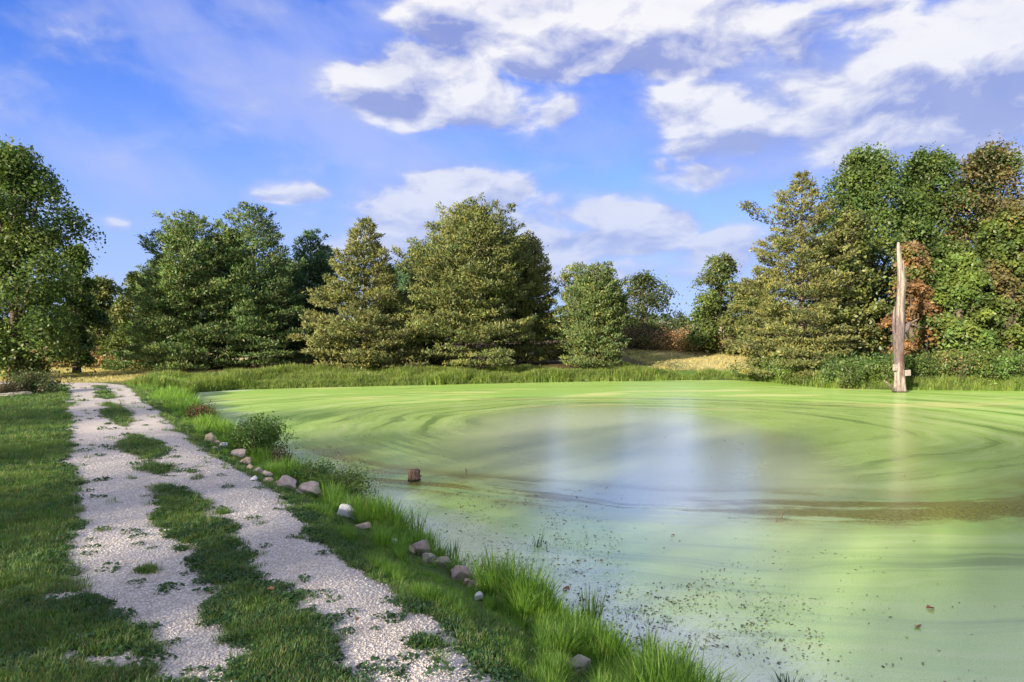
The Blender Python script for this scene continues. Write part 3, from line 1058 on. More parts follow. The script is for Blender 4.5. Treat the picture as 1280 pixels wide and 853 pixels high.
# ------------------------------------------------------------------ shrubs and thickets
def shrub_mesh(w, h, seed, col, alt=None, count=5000, leaf=.07, upright=.4, depth=None):
    rg = np.random.default_rng(seed)
    depth = depth or w
    n_st = 46
    bx = rg.normal(size=n_st) * w * .26
    by = rg.normal(size=n_st) * depth * .26
    hh = h * (1 - .55 * (np.abs(bx) / (w * .62)) ** 2).clip(.3, 1) * rg.uniform(.65, 1.08, n_st)
    tx = bx * 1.5 + rg.normal(size=n_st) * w * .05
    ty = by * 1.5 + rg.normal(size=n_st) * depth * .05
    g = Geo()
    for k in range(n_st):
        g.add(tube([(bx[k] * .5, by[k] * .5, -.1), (bx[k], by[k], hh[k] * .45), (tx[k], ty[k], hh[k])], [.02 + .006 * h, .012, .004], 3, 0, k))
    si = rg.integers(0, n_st, count)
    u = .12 + .88 * rg.random(count) ** .8
    c = np.stack([bx[si] * (.5 + .5 * np.minimum(1, u * 2)) + (tx[si] - bx[si]) * np.clip(u * 2 - 1, 0, 1), by[si] * (.5 + .5 * np.minimum(1, u * 2)) + (ty[si] - by[si]) * np.clip(u * 2 - 1, 0, 1), u * hh[si]], 1)
    sprd = .07 * w + .05
    c += rg.normal(size=(count, 3)) * np.array([sprd, sprd, sprd * .8])
    c[:, 2] = np.abs(c[:, 2])
    nr = unit(rg.normal(size=(count, 3)) + np.array([0, 0, .5]))
    a = unit(np.cross(nr, rg.normal(size=(count, 3))) + np.array([0, 0, upright]))
    b = unit(np.cross(nr, a))
    s = leaf * rg.uniform(.6, 1.3, (count, 1))
    sc_ = jitter_cols(col, n_st, rg, .3, .12)
    if alt is not None:
        pk = rg.random(n_st) < .4
        sc_[pk] = jitter_cols(alt, pk.sum(), rg, .3, .1)
    cols = sc_[si] * rg.uniform(.75, 1.25, (count, 1))
    return cards('leaves', c, a * s, b * s * .5, cols), g.mesh('stems')


M_TWIG = bark_mat('twigs', (.10, .07, .05), (.24, .18, .13))


def shrub(label, px, Y, wpx, hpx, seed, col, alt=None, count=5000, leaf=.10, name='shrub', cat='shrub', group=None, depth=None, dz=0):
    x = at(px, Y)
    lv, st = shrub_mesh(wpx / F * Y, hpx / F * Y, seed, col, alt, count, leaf, depth=depth)
    e = empty(name, (x, Y, hz(x, Y) + dz))
    tag(e, label, cat, group)
    link('leaves', lv, M_LEAF, e)
    link('stems', st, M_TWIG, e)
    return e


TAN = (.34, .25, .13)
RUST = (.28, .175, .10)
SAGE = (.20, .21, .09)
sh = [
    ('tan and olive brush at the left end of the meadow thicket', 62, 72, 75, 26, TAN, SAGE),
    ('rusty brush in the middle of the meadow thicket', 112, 73, 75, 28, RUST, SAGE),
    ('olive brown brush where the meadow thicket meets the spreading pine', 162, 72, 70, 24, TAN, RUST),
    ('dark shaded brush right behind the small cedar', 800, 82, 66, 26, (.10, .085, .05), (.13, .10, .06)),  # the cedar's shade is put into these leaf colours
    ('rust brown brush left of the gap showing distant sky', 838, 80, 60, 24, RUST, (.13, .15, .05)),
    ('rust and tan brush on top of the dry slope', 876, 78, 66, 26, RUST, TAN),
    ('reddish brush at the right end of the dry slope', 918, 76, 60, 26, (.19, .12, .07), SAGE),
]
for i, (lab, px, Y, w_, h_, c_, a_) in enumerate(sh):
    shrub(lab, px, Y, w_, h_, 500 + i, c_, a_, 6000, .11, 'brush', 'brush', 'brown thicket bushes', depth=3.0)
g2 = 'low bushes at the foot of the right wood'
lowb = [
    ('dark green bush left of the dead trunk under the feathery pine', 1085, 49.5, 80, 28, (.10, .165, .042), None),
    ('dark green bush directly behind the foot of the dead trunk', 1138, 49.4, 60, 32, (.085, .14, .038), None),
    ('light green bush on the bank below the feathery pine', 1010, 52, 74, 30, (.10, .17, .04), OLIVE),
    ('tangled olive bush right of the dead trunk', 1178, 48.5, 60, 34, MGREEN, TAN),
    ('light green bush with one rusty spot at the right', 1232, 48.2, 72, 40, (.10, .17, .035), MGREEN),
    ('bright green bush cut by the right edge of the view', 1292, 48, 70, 36, (.10, .16, .04), None),
    ('grassy green bush at the left corner of the right wood', 965, 56, 60, 26, (.08, .14, .035), OLIVE),
    ('small olive bush on the bank left of the fallen limbs', 1050, 48.8, 50, 24, (.09, .14, .04), None),
]
for i, (lab, px, Y, w_, h_, c_, a_) in enumerate(lowb):
    shrub(lab, px, Y, w_, h_, 540 + i, c_, a_, 6500, .10, 'bush', 'bush', g2)
shrub('small rusty bush glowing on the green bank at the right', 1243, 46.9, 12, 12, 571, ORANGE, None, 400, .07, 'bush', 'bush')
shrub('small dark green bush on the crest left of the track', 44, 35.0, 44, 28, 560, (.07, .12, .045), (.12, .12, .06), 4200, .06, 'bush', 'bush', dz=-.1)
shrub('small twiggy bush cut by the left edge on the crest', 6, 33.5, 34, 20, 561, (.10, .07, .045), (.05, .07, .03), 1200, .05, 'bush', 'bush', dz=-.1)
shrub('reddish brown dock plant in the grass above the first rocks', 250, 25.2, 30, 24, 562, (.17, .075, .045), (.08, .11, .03), 1300, .045, 'weed', 'plant')
shrub('dark leafy weed growing among the pinkish rocks', 352, 16.6, 20, 34, 563, (.10, .055, .035), (.055, .075, .025), 800, .030, 'weed', 'plant')
shrub('fine leafy green bush at the waterline beside the pinkish rocks', 322, 18.8, 44, 52, 564, (.10, .20, .05), (.16, .25, .065), 9000, .038, 'bush', 'bush')
shrub('sprawling small-leaved weed over the water above the white rock', 425, 14.6, 64, 34, 565, (.10, .18, .05), (.16, .24, .07), 6500, .028, 'weed', 'plant')
shrub('small-leaved weed leaning over the water at the rocks', 395, 15.6, 50, 30, 566, (.10, .18, .05), (.15, .22, .06), 5500, .028, 'weed', 'plant')


rocks = [  # px, py (base row), width px, height px, material, label
    (262, 553, 24, 14, 'tan', 'tan rock at the far end of the row, below the reddish dock plant'),
    (271, 557, 13, 8, 'tan', 'small yellowish rock squeezed beside the farthest tan rock'),
    (277, 560, 14, 9, 'white', 'small pale rock third from the far end of the row'),
    (298, 573, 24, 14, 'pink', 'broad pale rock with a flat top half sunk in grass'),
    (305, 582, 22, 12, 'tan', 'cream rock just below the broad flat-topped pale rock'),
    (312, 590, 10, 14, 'tan', 'narrow upright tan rock in the grass beside the leafy bush'),
    (322, 594, 18, 12, 'grey', 'greenish tan rock touching the leafy bush'),
    (332, 597, 18, 10, 'pink', 'brownish pink rock in front of the leafy bush'),
    (334, 604, 20, 9, 'tan', 'flat cream rock between leafy bush and track'),
    (356, 612, 32, 20, 'pink', 'large pinkish rock at the foot of the dark leafy weed'),
    (369, 605, 14, 8, 'grey', 'small grey rock behind the two large pinkish rocks'),
    (386, 620, 40, 22, 'pink', 'largest pink-tan rock with peaked top beside the white rock'),
    (400, 622, 18, 12, 'tan', 'tan rock leaning on the right of the peaked pink-tan rock'),
    (429, 646, 28, 18, 'white', 'bright white rock standing alone in the grass'),
    (443, 651, 8, 6, 'white', 'small pale chip right beside the bright white rock'),
    (455, 662, 24, 11, 'tan', 'low smooth tan rock in grass below the white rock'),
    (524, 694, 34, 20, 'mauve', 'slanting mauve-grey rock under the clump of reeds'),
    (514, 692, 15, 11, 'tan', 'small lichen-yellow rock at the left foot of the slanting mauve rock'),
    (534, 703, 22, 12, 'grey', 'grey rock wedged between the slanting rock and the round one'),
    (553, 708, 24, 15, 'grey', 'rounded olive-grey rock left of the big mauve rock'),
    (575, 725, 40, 27, 'mauve', 'big mauve rock with a sharp right corner at the water'),
    (592, 735, 24, 12, 'mauve', 'dark wet rock at the waterline under the big mauve rock'),
    (601, 742, 26, 16, 'grey', 'mossy rounded rock at the water right of the big mauve rock'),
    (598, 751, 16, 13, 'white', 'pale mossy lump in grass under the mossy rounded rock'),
    (632, 758, 32, 24, 'rust', 'rusty flat-faced rock nearly buried in long grass'),
    (724, 840, 36, 22, 'grey', 'pale brownish rock hidden in the grass near the bottom edge'),
    (268, 563, 9, 6, 'tan', 'tiny tan rock in front of the small pale rock'),
    (317, 601, 11, 7, 'white', 'tiny pale rock between the upright tan rock and the track'),
    (345, 608, 12, 8, 'tan', 'little tan rock wedged left of the large pinkish rock'),
    (372, 618, 12, 8, 'pink', 'little pinkish rock between the two largest pinkish rocks'),
    (544, 706, 11, 8, 'tan', 'little tan rock between the grey rock and the rounded olive-grey one'),
    (583, 731, 12, 8, 'tan', 'little pale rock under the right end of the big mauve rock'),
    (492, 680, 12, 8, 'white', 'small pale rock in the grass left of the lichen-yellow rock'),
    (662, 780, 16, 11, 'tan', 'small tan rock buried in grass right of the rusty rock'),
    (415, 832, 16, 6, 'pink', 'flat pinkish stone set in the middle strip near the bottom edge'),
]


def solve_ground(px, py, z0=.4):
    Y = F * (EYE - z0) / (py - HOR)
    for _ in range(16):
        Y = F * (EYE - max(hz(at(px, Y), Y), 0.0)) / (py - HOR)
    return at(px, Y), Y


ROCK_AT = []
for r_ in rocks:
    rx, ry = solve_ground(r_[0], r_[1])
    ROCK_AT.append((rx, ry, r_[2] / F * ry * .52, r_[3] / F * ry * .60))


def near_rock(x, y, ahead=.75):
    """1 where a plant would stand on, or hide, one of the rocks"""
    m_ = np.zeros(len(x))
    for rx, ry, sx, sz in ROCK_AT:
        dx = (x - rx * y / ry) / (sx * 1.05)
        m_ = np.maximum(m_, (np.abs(dx) < 1) * (y > ry - ahead) * (y < ry + sx * 1.3))
    return m_


# ------------------------------------------------------------------ grass and gravel scatter
def blade_verts(base, ang, lean, length, width, bend=.6, segs=2):
    vs = []
    dx, dy = math.cos(ang), math.sin(ang)
    sx, sy = -dy, dx
    for k in range(segs):
        t = k / segs
        o = lean * length * (t ** 1.7)
        z = length * t * (1 - bend * lean * t * .5)
        w = width * (1 - t * .55) * .5
        cx, cy = base[0] + dx * o, base[1] + dy * o
        vs += [(cx - sx * w, cy - sy * w, z), (cx + sx * w, cy + sy * w, z)]
    o = lean * length
    vs.append((base[0] + dx * o, base[1] + dy * o, length * (1 - bend * lean * .5)))
    fs = [(2 * k, 2 * k + 1, 2 * k + 3, 2 * k + 2) for k in range(segs - 1)] + [(2 * segs - 2, 2 * segs - 1, 2 * segs)]
    return vs, fs


def tuft_mesh(seed, n_, radius, l0, l1, width, lean0, lean1, col, alt, segs=2, dry=.06):
    rd = random.Random(seed)
    V, Fq, Ft, Cc = [], [], [], []
    for i in range(n_):
        a = rd.uniform(0, 2 * PI)
        rr = radius * math.sqrt(rd.random())
        aa = a + rd.uniform(-.8, .8)
        vs, fs = blade_verts((math.cos(a) * rr, math.sin(a) * rr), aa, rd.uniform(lean0, lean1), rd.uniform(l0, l1), width * rd.uniform(.7, 1.3), segs=segs)
        o = len(V)
        V += vs
        for f in fs:
            f = tuple(k + o for k in f)
            (Fq if len(f) == 4 else Ft).append(f)
        c = np.array(col) if rd.random() > .4 else np.array(alt)
        if rd.random() < dry:
            c = np.array((.22, .18, .08))
        c = c * rd.uniform(.7, 1.3)
        Cc += [tuple(c)] * len(vs)
    return np_mesh('tuft', np.array(V), [np.array(Fq).reshape(-1, 4), np.array(Ft)], False, np.array(Cc))


def weed_mesh(seed, n_, radius, leaf, col):
    rg = np.random.default_rng(seed)
    a = rg.random(n_) * 2 * PI
    rr = radius * np.sqrt(rg.random(n_))
    c = np.stack([np.cos(a) * rr, np.sin(a) * rr, (1 - (rr / radius) ** 2) * radius * .42 * rg.random(n_) + .008], 1)
    nr = unit(rg.normal(size=(n_, 3)) * .45 + np.array([0, 0, 1]))
    ax = unit(np.cross(nr, rg.normal(size=(n_, 3))))
    bx = np.cross(nr, ax)
    s = leaf * rg.uniform(.6, 1.2, (n_, 1))
    return cards('weed', c, ax * s, bx * s * .7, jitter_cols(col, n_, rg, .3, .1))


def pebble_mesh(seed):
    bm = bmesh.new()
    bmesh.ops.create_icosphere(bm, subdivisions=1, radius=1)
    rd = random.Random(seed)
    k = (rd.uniform(.8, 1.25), rd.uniform(.6, 1.0), rd.uniform(.4, .65))
    for v in bm.verts:
        v.co = Vector((v.co.x * k[0], v.co.y * k[1], v.co.z * k[2])) * rd.uniform(.72, 1.15)
    me = bpy.data.meshes.new('pebble')
    bm.to_mesh(me)
    bm.free()
    return me


def scatter(name, pts, scl, variants, mat, label, cat, tilt=.12, seed=0, on=None, kind='stuff'):
    """points carrying instances of the variant meshes (ground cover nobody could count)"""
    rg = np.random.default_rng(seed + 1000)
    N = len(pts)
    me = bpy.data.meshes.new(name)
    me.vertices.add(N)
    me.vertices.foreach_set('co', np.asarray(pts, np.float32).ravel())
    rot = np.stack([rg.normal(size=N) * tilt, rg.normal(size=N) * tilt, rg.random(N) * 2 * PI], 1).astype(np.float32)
    a = me.attributes.new('rot', 'FLOAT_VECTOR', 'POINT')
    a.data.foreach_set('vector', rot.ravel())
    a = me.attributes.new('scl', 'FLOAT', 'POINT')
    a.data.foreach_set('value', np.asarray(scl, np.float32))
    a = me.attributes.new('vid', 'INT', 'POINT')
    a.data.foreach_set('value', rg.integers(0, len(variants), N).astype(np.int32))
    o = bpy.data.objects.new(name, me)
    COL.objects.link(o)
    me.materials.append(mat)
    ng = bpy.data.node_groups.new(name, 'GeometryNodeTree')
    ng.interface.new_socket('Geometry', in_out='INPUT', socket_type='NodeSocketGeometry')
    ng.interface.new_socket('Geometry', in_out='OUTPUT', socket_type='NodeSocketGeometry')
    nn, ll = ng.nodes, ng.links
    gi, go = nn.new('NodeGroupInput'), nn.new('NodeGroupOutput')
    join = nn.new('GeometryNodeJoinGeometry')

    def na(nm, t):
        nd = nn.new('GeometryNodeInputNamedAttribute')
        nd.data_type = t
        nd.inputs[0].default_value = nm
        return next(s for s in nd.outputs if s.enabled)
    rs, sc_, vi = na('rot', 'FLOAT_VECTOR'), na('scl', 'FLOAT'), na('vid', 'INT')
    e2r = nn.new('FunctionNodeEulerToRotation')
    ll.new(rs, e2r.inputs[0])
    for k, vm_ in enumerate(variants):
        if not vm_.materials:
            vm_.materials.append(mat)
        src = bpy.data.objects.new(name + '_shape', vm_)
        src.use_fake_user = False
        oi = nn.new('GeometryNodeObjectInfo')
        oi.inputs[0].default_value = src
        oi.inputs['As Instance'].default_value = True
        cmp = nn.new('FunctionNodeCompare')
        cmp.data_type = 'INT'
        cmp.operation = 'EQUAL'
        ll.new(vi, [s for s in cmp.inputs if s.enabled][0])
        [s for s in cmp.inputs if s.enabled][1].default_value = k
        ip = nn.new('GeometryNodeInstanceOnPoints')
        ll.new(gi.outputs[0], ip.inputs['Points'])
        ll.new(cmp.outputs[0], ip.inputs['Selection'])
        ll.new(oi.outputs['Geometry'], ip.inputs['Instance'])
        ll.new(e2r.outputs[0], ip.inputs['Rotation'])
        ll.new(sc_, ip.inputs['Scale'])
        ll.new(ip.outputs[0], join.inputs[0])
    ll.new(join.outputs[0], go.inputs[0])
    md = o.modifiers.new('scatter', 'NODES')
    md.node_group = ng
    tag(o, label, cat, kind=kind)
    return o


def sample(N, r0, r1, a0=-44, a1=44, power=1.0, seed=0):
    """points in a sector; power 1 = density falling with 1/r (even on the picture's width)"""
    rg = np.random.default_rng(seed)
    u = rg.random(N)
    if power == 1.0:
        r = r0 + (r1 - r0) * u
    elif power == 0:
        r = np.sqrt(r0 ** 2 + (r1 ** 2 - r0 ** 2) * u)
    else:
        r = r0 * (r1 / r0) ** u
    a = rad(a0) + rad(a1 - a0) * rg.random(N)
    return np.sin(a) * r, np.cos(a) * r, r


G1, G2 = (.060, .115, .024), (.085, .145, .030)
lawn_v = [tuft_mesh(i, 26, .085, .03, .085, .0075, .2, .9, (.10, .21, .055), (.15, .235, .07), 2, .10) for i in range(5)]
weed_v = [weed_mesh(i + 20, 40, .10, .020, (.060, .140, .050)) for i in range(3)]
tall_v = [tuft_mesh(40 + i, 26, .10, .20, .46, .011, .15, .85, (.15, .30, .045), (.22, .38, .06), 3, .05) for i in range(5)]
reed_v = [tuft_mesh(60 + i, 34, .13, .38, .78, .013, .08, .45, (.10, .19, .04), (.13, .23, .05), 3, .04) for i in range(3)]
far_v = [tuft_mesh(80 + i, 34, .30, .25, .62, .035, .1, .6, (.15, .24, .05), (.21, .28, .07), 2, .10) for i in range(4)]
straw_v = [tuft_mesh(90 + i, 30, .30, .15, .45, .03, .1, .7, (.56, .50, .26), (.44, .41, .19), 2, .2) for i in range(3)]

# short lawn left of and between the tracks
x, y, r = sample(125000, 4.2, 46, power=2, seed=1)
g, d, q = gravel_mask(x, y), pond_dist(x, y), path_q(x, y)
thin = fbm(x * 1.3, y * 1.3, 61)
keep = ((g < -.02) | ((g < .10) & (np.random.default_rng(99).random(len(x)) < .12))) & (d > .4) & (q > -11) & ((q < 2.3) | (y > 38)) & (thin + np.random.default_rng(2).random(len(x)) * .5 > .54)
x, y, r = x[keep], y[keep], r[keep]
scatter('lawn_grass', np.stack([x, y, height(x, y) - .005], 1), (.62 + .60 * np.random.default_rng(3).random(len(x))) * (1 + .03 * np.maximum(0, r - 8)),
        lawn_v, M_LAWN, 'short shaded grass on the slope left of the track and along its middle', 'grass', .15, 1)
print('lawn', len(x))

# low broad-leaved weeds fraying the edges of the gravel
x, y, r = sample(60000, 4.5, 45, power=2, seed=4)
g, d, q = gravel_mask(x, y), pond_dist(x, y), path_q(x, y)
rg4 = np.random.default_rng(5)
keep = (((g < .03) & (g > -.34) & (rg4.random(len(x)) < .50) & (fbm(x * .8, y * .8, 91) > .40)) | ((g > .0) & (g < .45) & (rg4.random(len(x)) < .025))) & (d > .5)
x, y, r = x[keep], y[keep], r[keep]
scatter('low_weeds', np.stack([x, y, height(x, y)], 1), (.5 + .9 * rg4.random(len(x))) * (1 + .02 * np.maximum(0, r - 8)),
        weed_v, M_GRASS, 'dark creeping weeds fraying the edges of the gravel track', 'weeds', .1, 4)
print('weeds', len(x))

# long grass between track and water
x, y, r = sample(105000, 5.0, 50, power=2, seed=6)
g, d, q = gravel_mask(x, y), pond_dist(x, y), path_q(x, y)
rg6 = np.random.default_rng(7)
lim = 1.85 + .25 * (fbm(x * .6, y * .6, 13) - .5) * 2
hide = near_rock(x, y)
lowr = near_rock(x, y, 1.9)
keep = (g < -.06) & (d > .03) & (q > lim) & (y < 47) & (x < 6) & ((hide < .5) | (rg6.random(len(x)) < .15))
x, y, r, d, q = x[keep], y[keep], r[keep], d[keep], q[keep]
lowr = lowr[keep]
grow = ss(1.7, 3.2, q)
scatter('bank_grass', np.stack([x, y, height(x, y) - .01], 1), (.32 + .5 * rg6.random(len(x)) * grow + .32 * grow) * (.6 + .9 * ss(.35, .7, fbm(x * 1.1, y * 1.1, 44))) * (1 - .55 * lowr) * (1 + .012 * np.maximum(0, r - 10)),
        tall_v, M_GRASS, 'long lush green grass on the bank between the gravel track and the water', 'grass', .16, 6)
print('bank', len(x))

# far bank: bright band of long grass along the water, straw behind
x, y, r = sample(200000, 40, 66, -46, 46, power=1, seed=8)
d = pond_dist(x, y)
rg8 = np.random.default_rng(9)
q = path_q(x, y)
wid = 4.0 + 3.5 * ss(-4, -10, x) - 2.0 * ss(10, 14, x) * (1 - ss(22, 24, x)) + 2.5 * (fbm(x * .2, y * .2, 4) - .5) * 2
keep = (d > -.15) & (d < wid) & (y > 40) & ((gravel_mask(x, y) < -.1)) & ((q > 2.2) | (y > 46)) & (rg8.random(len(x)) < .55) & (x > -25)
x, y, r = x[keep], y[keep], r[keep]
scatter('far_bank_grass', np.stack([x, y, height(x, y) - .02], 1), (.42 + .65 * rg8.random(len(x))) * (.6 + 1.0 * ss(.3, .75, fbm(x * .35, y * .35, 71))),
        far_v, M_GRASS, 'bright long grass in a band along the far waterline', 'grass', .12, 8)
print('far', len(x))
x, y, r = sample(60000, 44, 100, -44, 44, power=1, seed=10)
d = pond_dist(x, y)
keep = (((x < -27) & (y > 46)) | ((x > 12) & (x < 34) & (y > 58))) & (d > 2.5) & (gravel_mask(x, y) < -.1)
x, y, r = x[keep], y[keep], r[keep]
rg10 = np.random.default_rng(11)
scatter('dry_grass', np.stack([x, y, height(x, y) - .02], 1), .25 + .4 * rg10.random(len(x)),
        straw_v, M_GRASS, 'short sun-bleached grass of the meadow and the dry slope', 'grass', .12, 10)
print('dry', len(x))

# gravel stones on the near part of the track
m, n, out = new_mat('limestone_chips')
rnd = n.node('ShaderNodeObjectInfo').outputs['Random']
pc = n.mix(rnd, (.42, .385, .35), (.72, .68, .63))
principled(n, out, pc, .9, .2)
M_PEB = m
peb_v = [pebble_mesh(i) for i in range(6)]
x, y, r = sample(150000, 4.6, 22, -42, 20, power=2, seed=12)
g = gravel_mask(x, y)
rg12 = np.random.default_rng(13)
keep = ((g + rg12.normal(size=len(x)) * .05 > 0) | ((g > -.28) & (rg12.random(len(x)) < .16))) & (rg12.random(len(x)) < .8)
x, y, r, g = x[keep], y[keep], r[keep], g[keep]
scatter('gravel', np.stack([x, y, height(x, y) + .002], 1), (.005 + .011 * rg12.random(len(x)) ** 2) * (1 + .05 * np.maximum(0, r - 7)),
        peb_v, M_PEB, 'pale crushed stone lying loose on the two wheel tracks', 'gravel', .4, 12)
print('gravel', len(x))


# ------------------------------------------------------------------ debris floating near the bank
m, n, out = new_mat('floating_leaf_bits')
principled(n, out, n.attr('Col', 'Color'), .7, .3)
M_BITS = m


def debris():
    rg = np.random.default_rng(77)
    x, y, r = sample(260000, 6, 36, -42, 44, power=2, seed=14)
    d = -pond_dist(x, y)
    # distance from the near bank only counts
    ok = d > .05
    nearw = np.exp(-d / 2.3) * (y < 40)
    cl = fbm(x * .9, y * .9, 15)
    p = nearw * 1.3 * ss(.36, .62, cl) * (.15 + ss(.40, .60, fbm(x * .35, y * .35, 19))) * (.3 + 1.2 * ss(.4, .6, fbm(x * 3.5, y * 3.5, 23))) + .005
    keep = ok & (rg.random(len(x)) < p)
    x, y, r = x[keep], y[keep], r[keep]
    N = len(x)
    c = np.stack([x, y, np.full(N, .006) + rg.random(N) * .006], 1)
    a = rg.random(N) * 2 * PI
    s = (.004 + .024 * rg.random(N) ** 3)[:, None] * (1 + .03 * np.maximum(0, r - 8))[:, None]
    ax = np.stack([np.cos(a), np.sin(a), rg.normal(size=N) * .25], 1) * s
    bx = np.stack([-np.sin(a), np.cos(a), rg.normal(size=N) * .3], 1) * s * rg.uniform(.18, .6, (N, 1))
    cols = jitter_cols((.07, .075, .035), N, rg, .6, .2)
    pk = rg.random(N) < .12
    cols[pk] = jitter_cols((.12, .06, .035), pk.sum(), rg, .3, .1)
    me = cards('debris', c, ax, bx, cols)
    tag(link('floating_debris', me, M_BITS), 'dark leaf bits floating on the weed-covered water along the near bank', 'debris', kind='stuff')
    print('debris', N)


debris()

# ------------------------------------------------------------------ rocks
def rock_mesh(seed, sx, sy, sz, cuts=7):
    bm = bmesh.new()
    bmesh.ops.create_icosphere(bm, subdivisions=4, radius=1)
    rd = random.Random(seed)
    planes = []
    for i in range(cuts + 8):
        nrm = Vector((rd.gauss(0, 1), rd.gauss(0, 1), rd.gauss(0, .9))).normalized()
        planes.append((nrm, rd.uniform(.48, .80)))
    from mathutils import noise
    for v in bm.verts:
        p = v.co.copy()
        for nrm, dd in planes:
            k = p.dot(nrm)
            if k > dd:
                p -= nrm * (k - dd) * .93
        nz = noise.noise(p * 2.2 + Vector((seed, 0, 0))) * .10 + noise.noise(p * 7 + Vector((0, seed, 0))) * .045
        p *= 1 + nz
        v.co = Vector((p.x * sx, p.y * sy, p.z * sz))
    me = bpy.data.meshes.new('rock')
    bm.to_mesh(me)
    bm.free()
    me.polygons.foreach_set('use_smooth', [True] * len(me.polygons))
    return me


def rock_mat(name, a, b, moss=.15):
    m, n, out = new_mat(name)
    p = n.node('ShaderNodeTexCoord').outputs['Object']
    nz = n.noise(p, 5.0, 8, .65, .4)
    nf = n.noise(p, 26.0, 6, .7)
    c = n.mix(n.step(nz, .35, .65), a, b)
    c = n.mix(n.step(nf, .55, .75, 0, .45), c, tuple(v * .55 for v in a))
    nm = n.noise(p, 3.0, 5, .6)
    c = n.mix(n.m('MULTIPLY', n.step(nm, .55, .66), moss * 4, clamp=True), c, (.10, .12, .045))
    bp = n.node('ShaderNodeBump')
    bp.inputs['Strength'].default_value = .6
    bp.inputs['Distance'].default_value = .03
    n.put(bp.inputs['Height'], n.m('ADD', nz, n.m('MULTIPLY', nf, .4)))
    principled(n, out, c, .85, .25, bp.outputs[0])
    return m


RM = {
    'tan': rock_mat('tan_rock', (.40, .31, .23), (.52, .43, .34)),
    'pink': rock_mat('pink_rock', (.40, .31, .26), (.56, .48, .43), .05),
    'white': rock_mat('white_rock', (.62, .62, .66), (.80, .80, .84), 0),
    'mauve': rock_mat('mauve_rock', (.29, .215, .20), (.45, .36, .33), .06),
    'grey': rock_mat('grey_rock', (.27, .25, .20), (.40, .38, .31), .2),
    'rust': rock_mat('rust_rock', (.30, .20, .12), (.38, .29, .19), .12),
}
RP = 'rocks along the near bank'
for i, (px, py, w_, h_, mt, lab) in enumerate(rocks):
    x, Y, sx, sz = ROCK_AT[i]
    me = rock_mesh(900 + i, sx, sx * .75, sz)
    o = link('rock', me, RM[mt])
    o.location = (x, Y + sx * .3, max(hz(x, Y), 0) + sz * .42)
    o.rotation_euler = (0, 0, (i * 1.7) % 1.2 - .6)
    tag(o, lab, 'rock', RP)

# a few bleached stones on the crest at the left edge
for i, (px, Y, s_, lab) in enumerate([(22, 33.5, .45, 'pale grey stone on the crest left of the small bush'), (4, 32.5, .40, 'pale stone on the crest cut by the left edge'), (32, 34.3, .28, 'small stone at the foot of the small crest bush')]):
    x = at(px, Y)
    o = link('rock', rock_mesh(970 + i, s_ * 1.6, s_, s_ * .5), RM['grey'])
    o.location = (x, Y, hz(x, Y) + s_ * .12)
    tag(o, lab, 'rock', RP)


# ------------------------------------------------------------------ clumps of reed standing at the waterline
def reed(label, px, py, wpx, hpx, seed, n_=46, lean=.35, col=(.11, .20, .04)):
    Y = F * EYE / (py - HOR)
    x = at(px, Y)
    w_, h_ = wpx / F * Y, hpx / F * Y
    me = tuft_mesh(seed, n_, w_ * .22, h_ * .45, h_ * 1.06, .012 + .002 * h_, .05, lean, col, tuple(v * 1.3 for v in col), 4, .05)
    o = link('reed_clump', me, M_GRASS)
    o.location = (x, Y, max(hz(x, Y), -.08) - .02)
    tag(o, label, 'reeds', 'reed clumps at the near waterline')


reed('upright reed clump rising behind the slanting mauve rock', 520, 674, 40, 50, 1201, 60)
reed('short reed clump in the water beside the round grey rock', 566, 702, 34, 36, 1202, 44)
reed('reed clump at the waterline above the mossy rocks', 619, 733, 44, 44, 1203, 70)
reed('tallish reed clump left of the densest clump', 682, 766, 34, 50, 1204, 60)
reed('densest reed clump at the middle of the near waterline', 738, 792, 52, 66, 1205, 120, .28)
reed('reed clump at the right end of the bank near the bottom edge', 812, 835, 46, 66, 1206, 90)
reed('low reed clump at the bottom edge out in the water', 985, 862, 70, 34, 1207, 80, .6, (.045, .10, .03))
reed('thin open reed clump standing out in the water', 670, 682, 30, 30, 1208, 16, .5, (.055, .11, .04))
reed('thin low reed clump in the water left of the stump', 486, 642, 44, 34, 1209, 22, .6)
reed('sparse sprigs in the open water below the stump', 790, 775, 28, 20, 1210, 9, .6, (.04, .06, .03))
reed('fine grass clump in the water by the first rocks', 300, 552, 40, 26, 1211, 60, .5, (.075, .12, .035))
reed('long grass clump at the waterline beside the leafy bush', 333, 582, 34, 36, 1212, 70, .4)
reed('tiny grass tuft far up the near bank in the water', 243, 508, 22, 12, 1213, 40, .5, (.10, .16, .05))


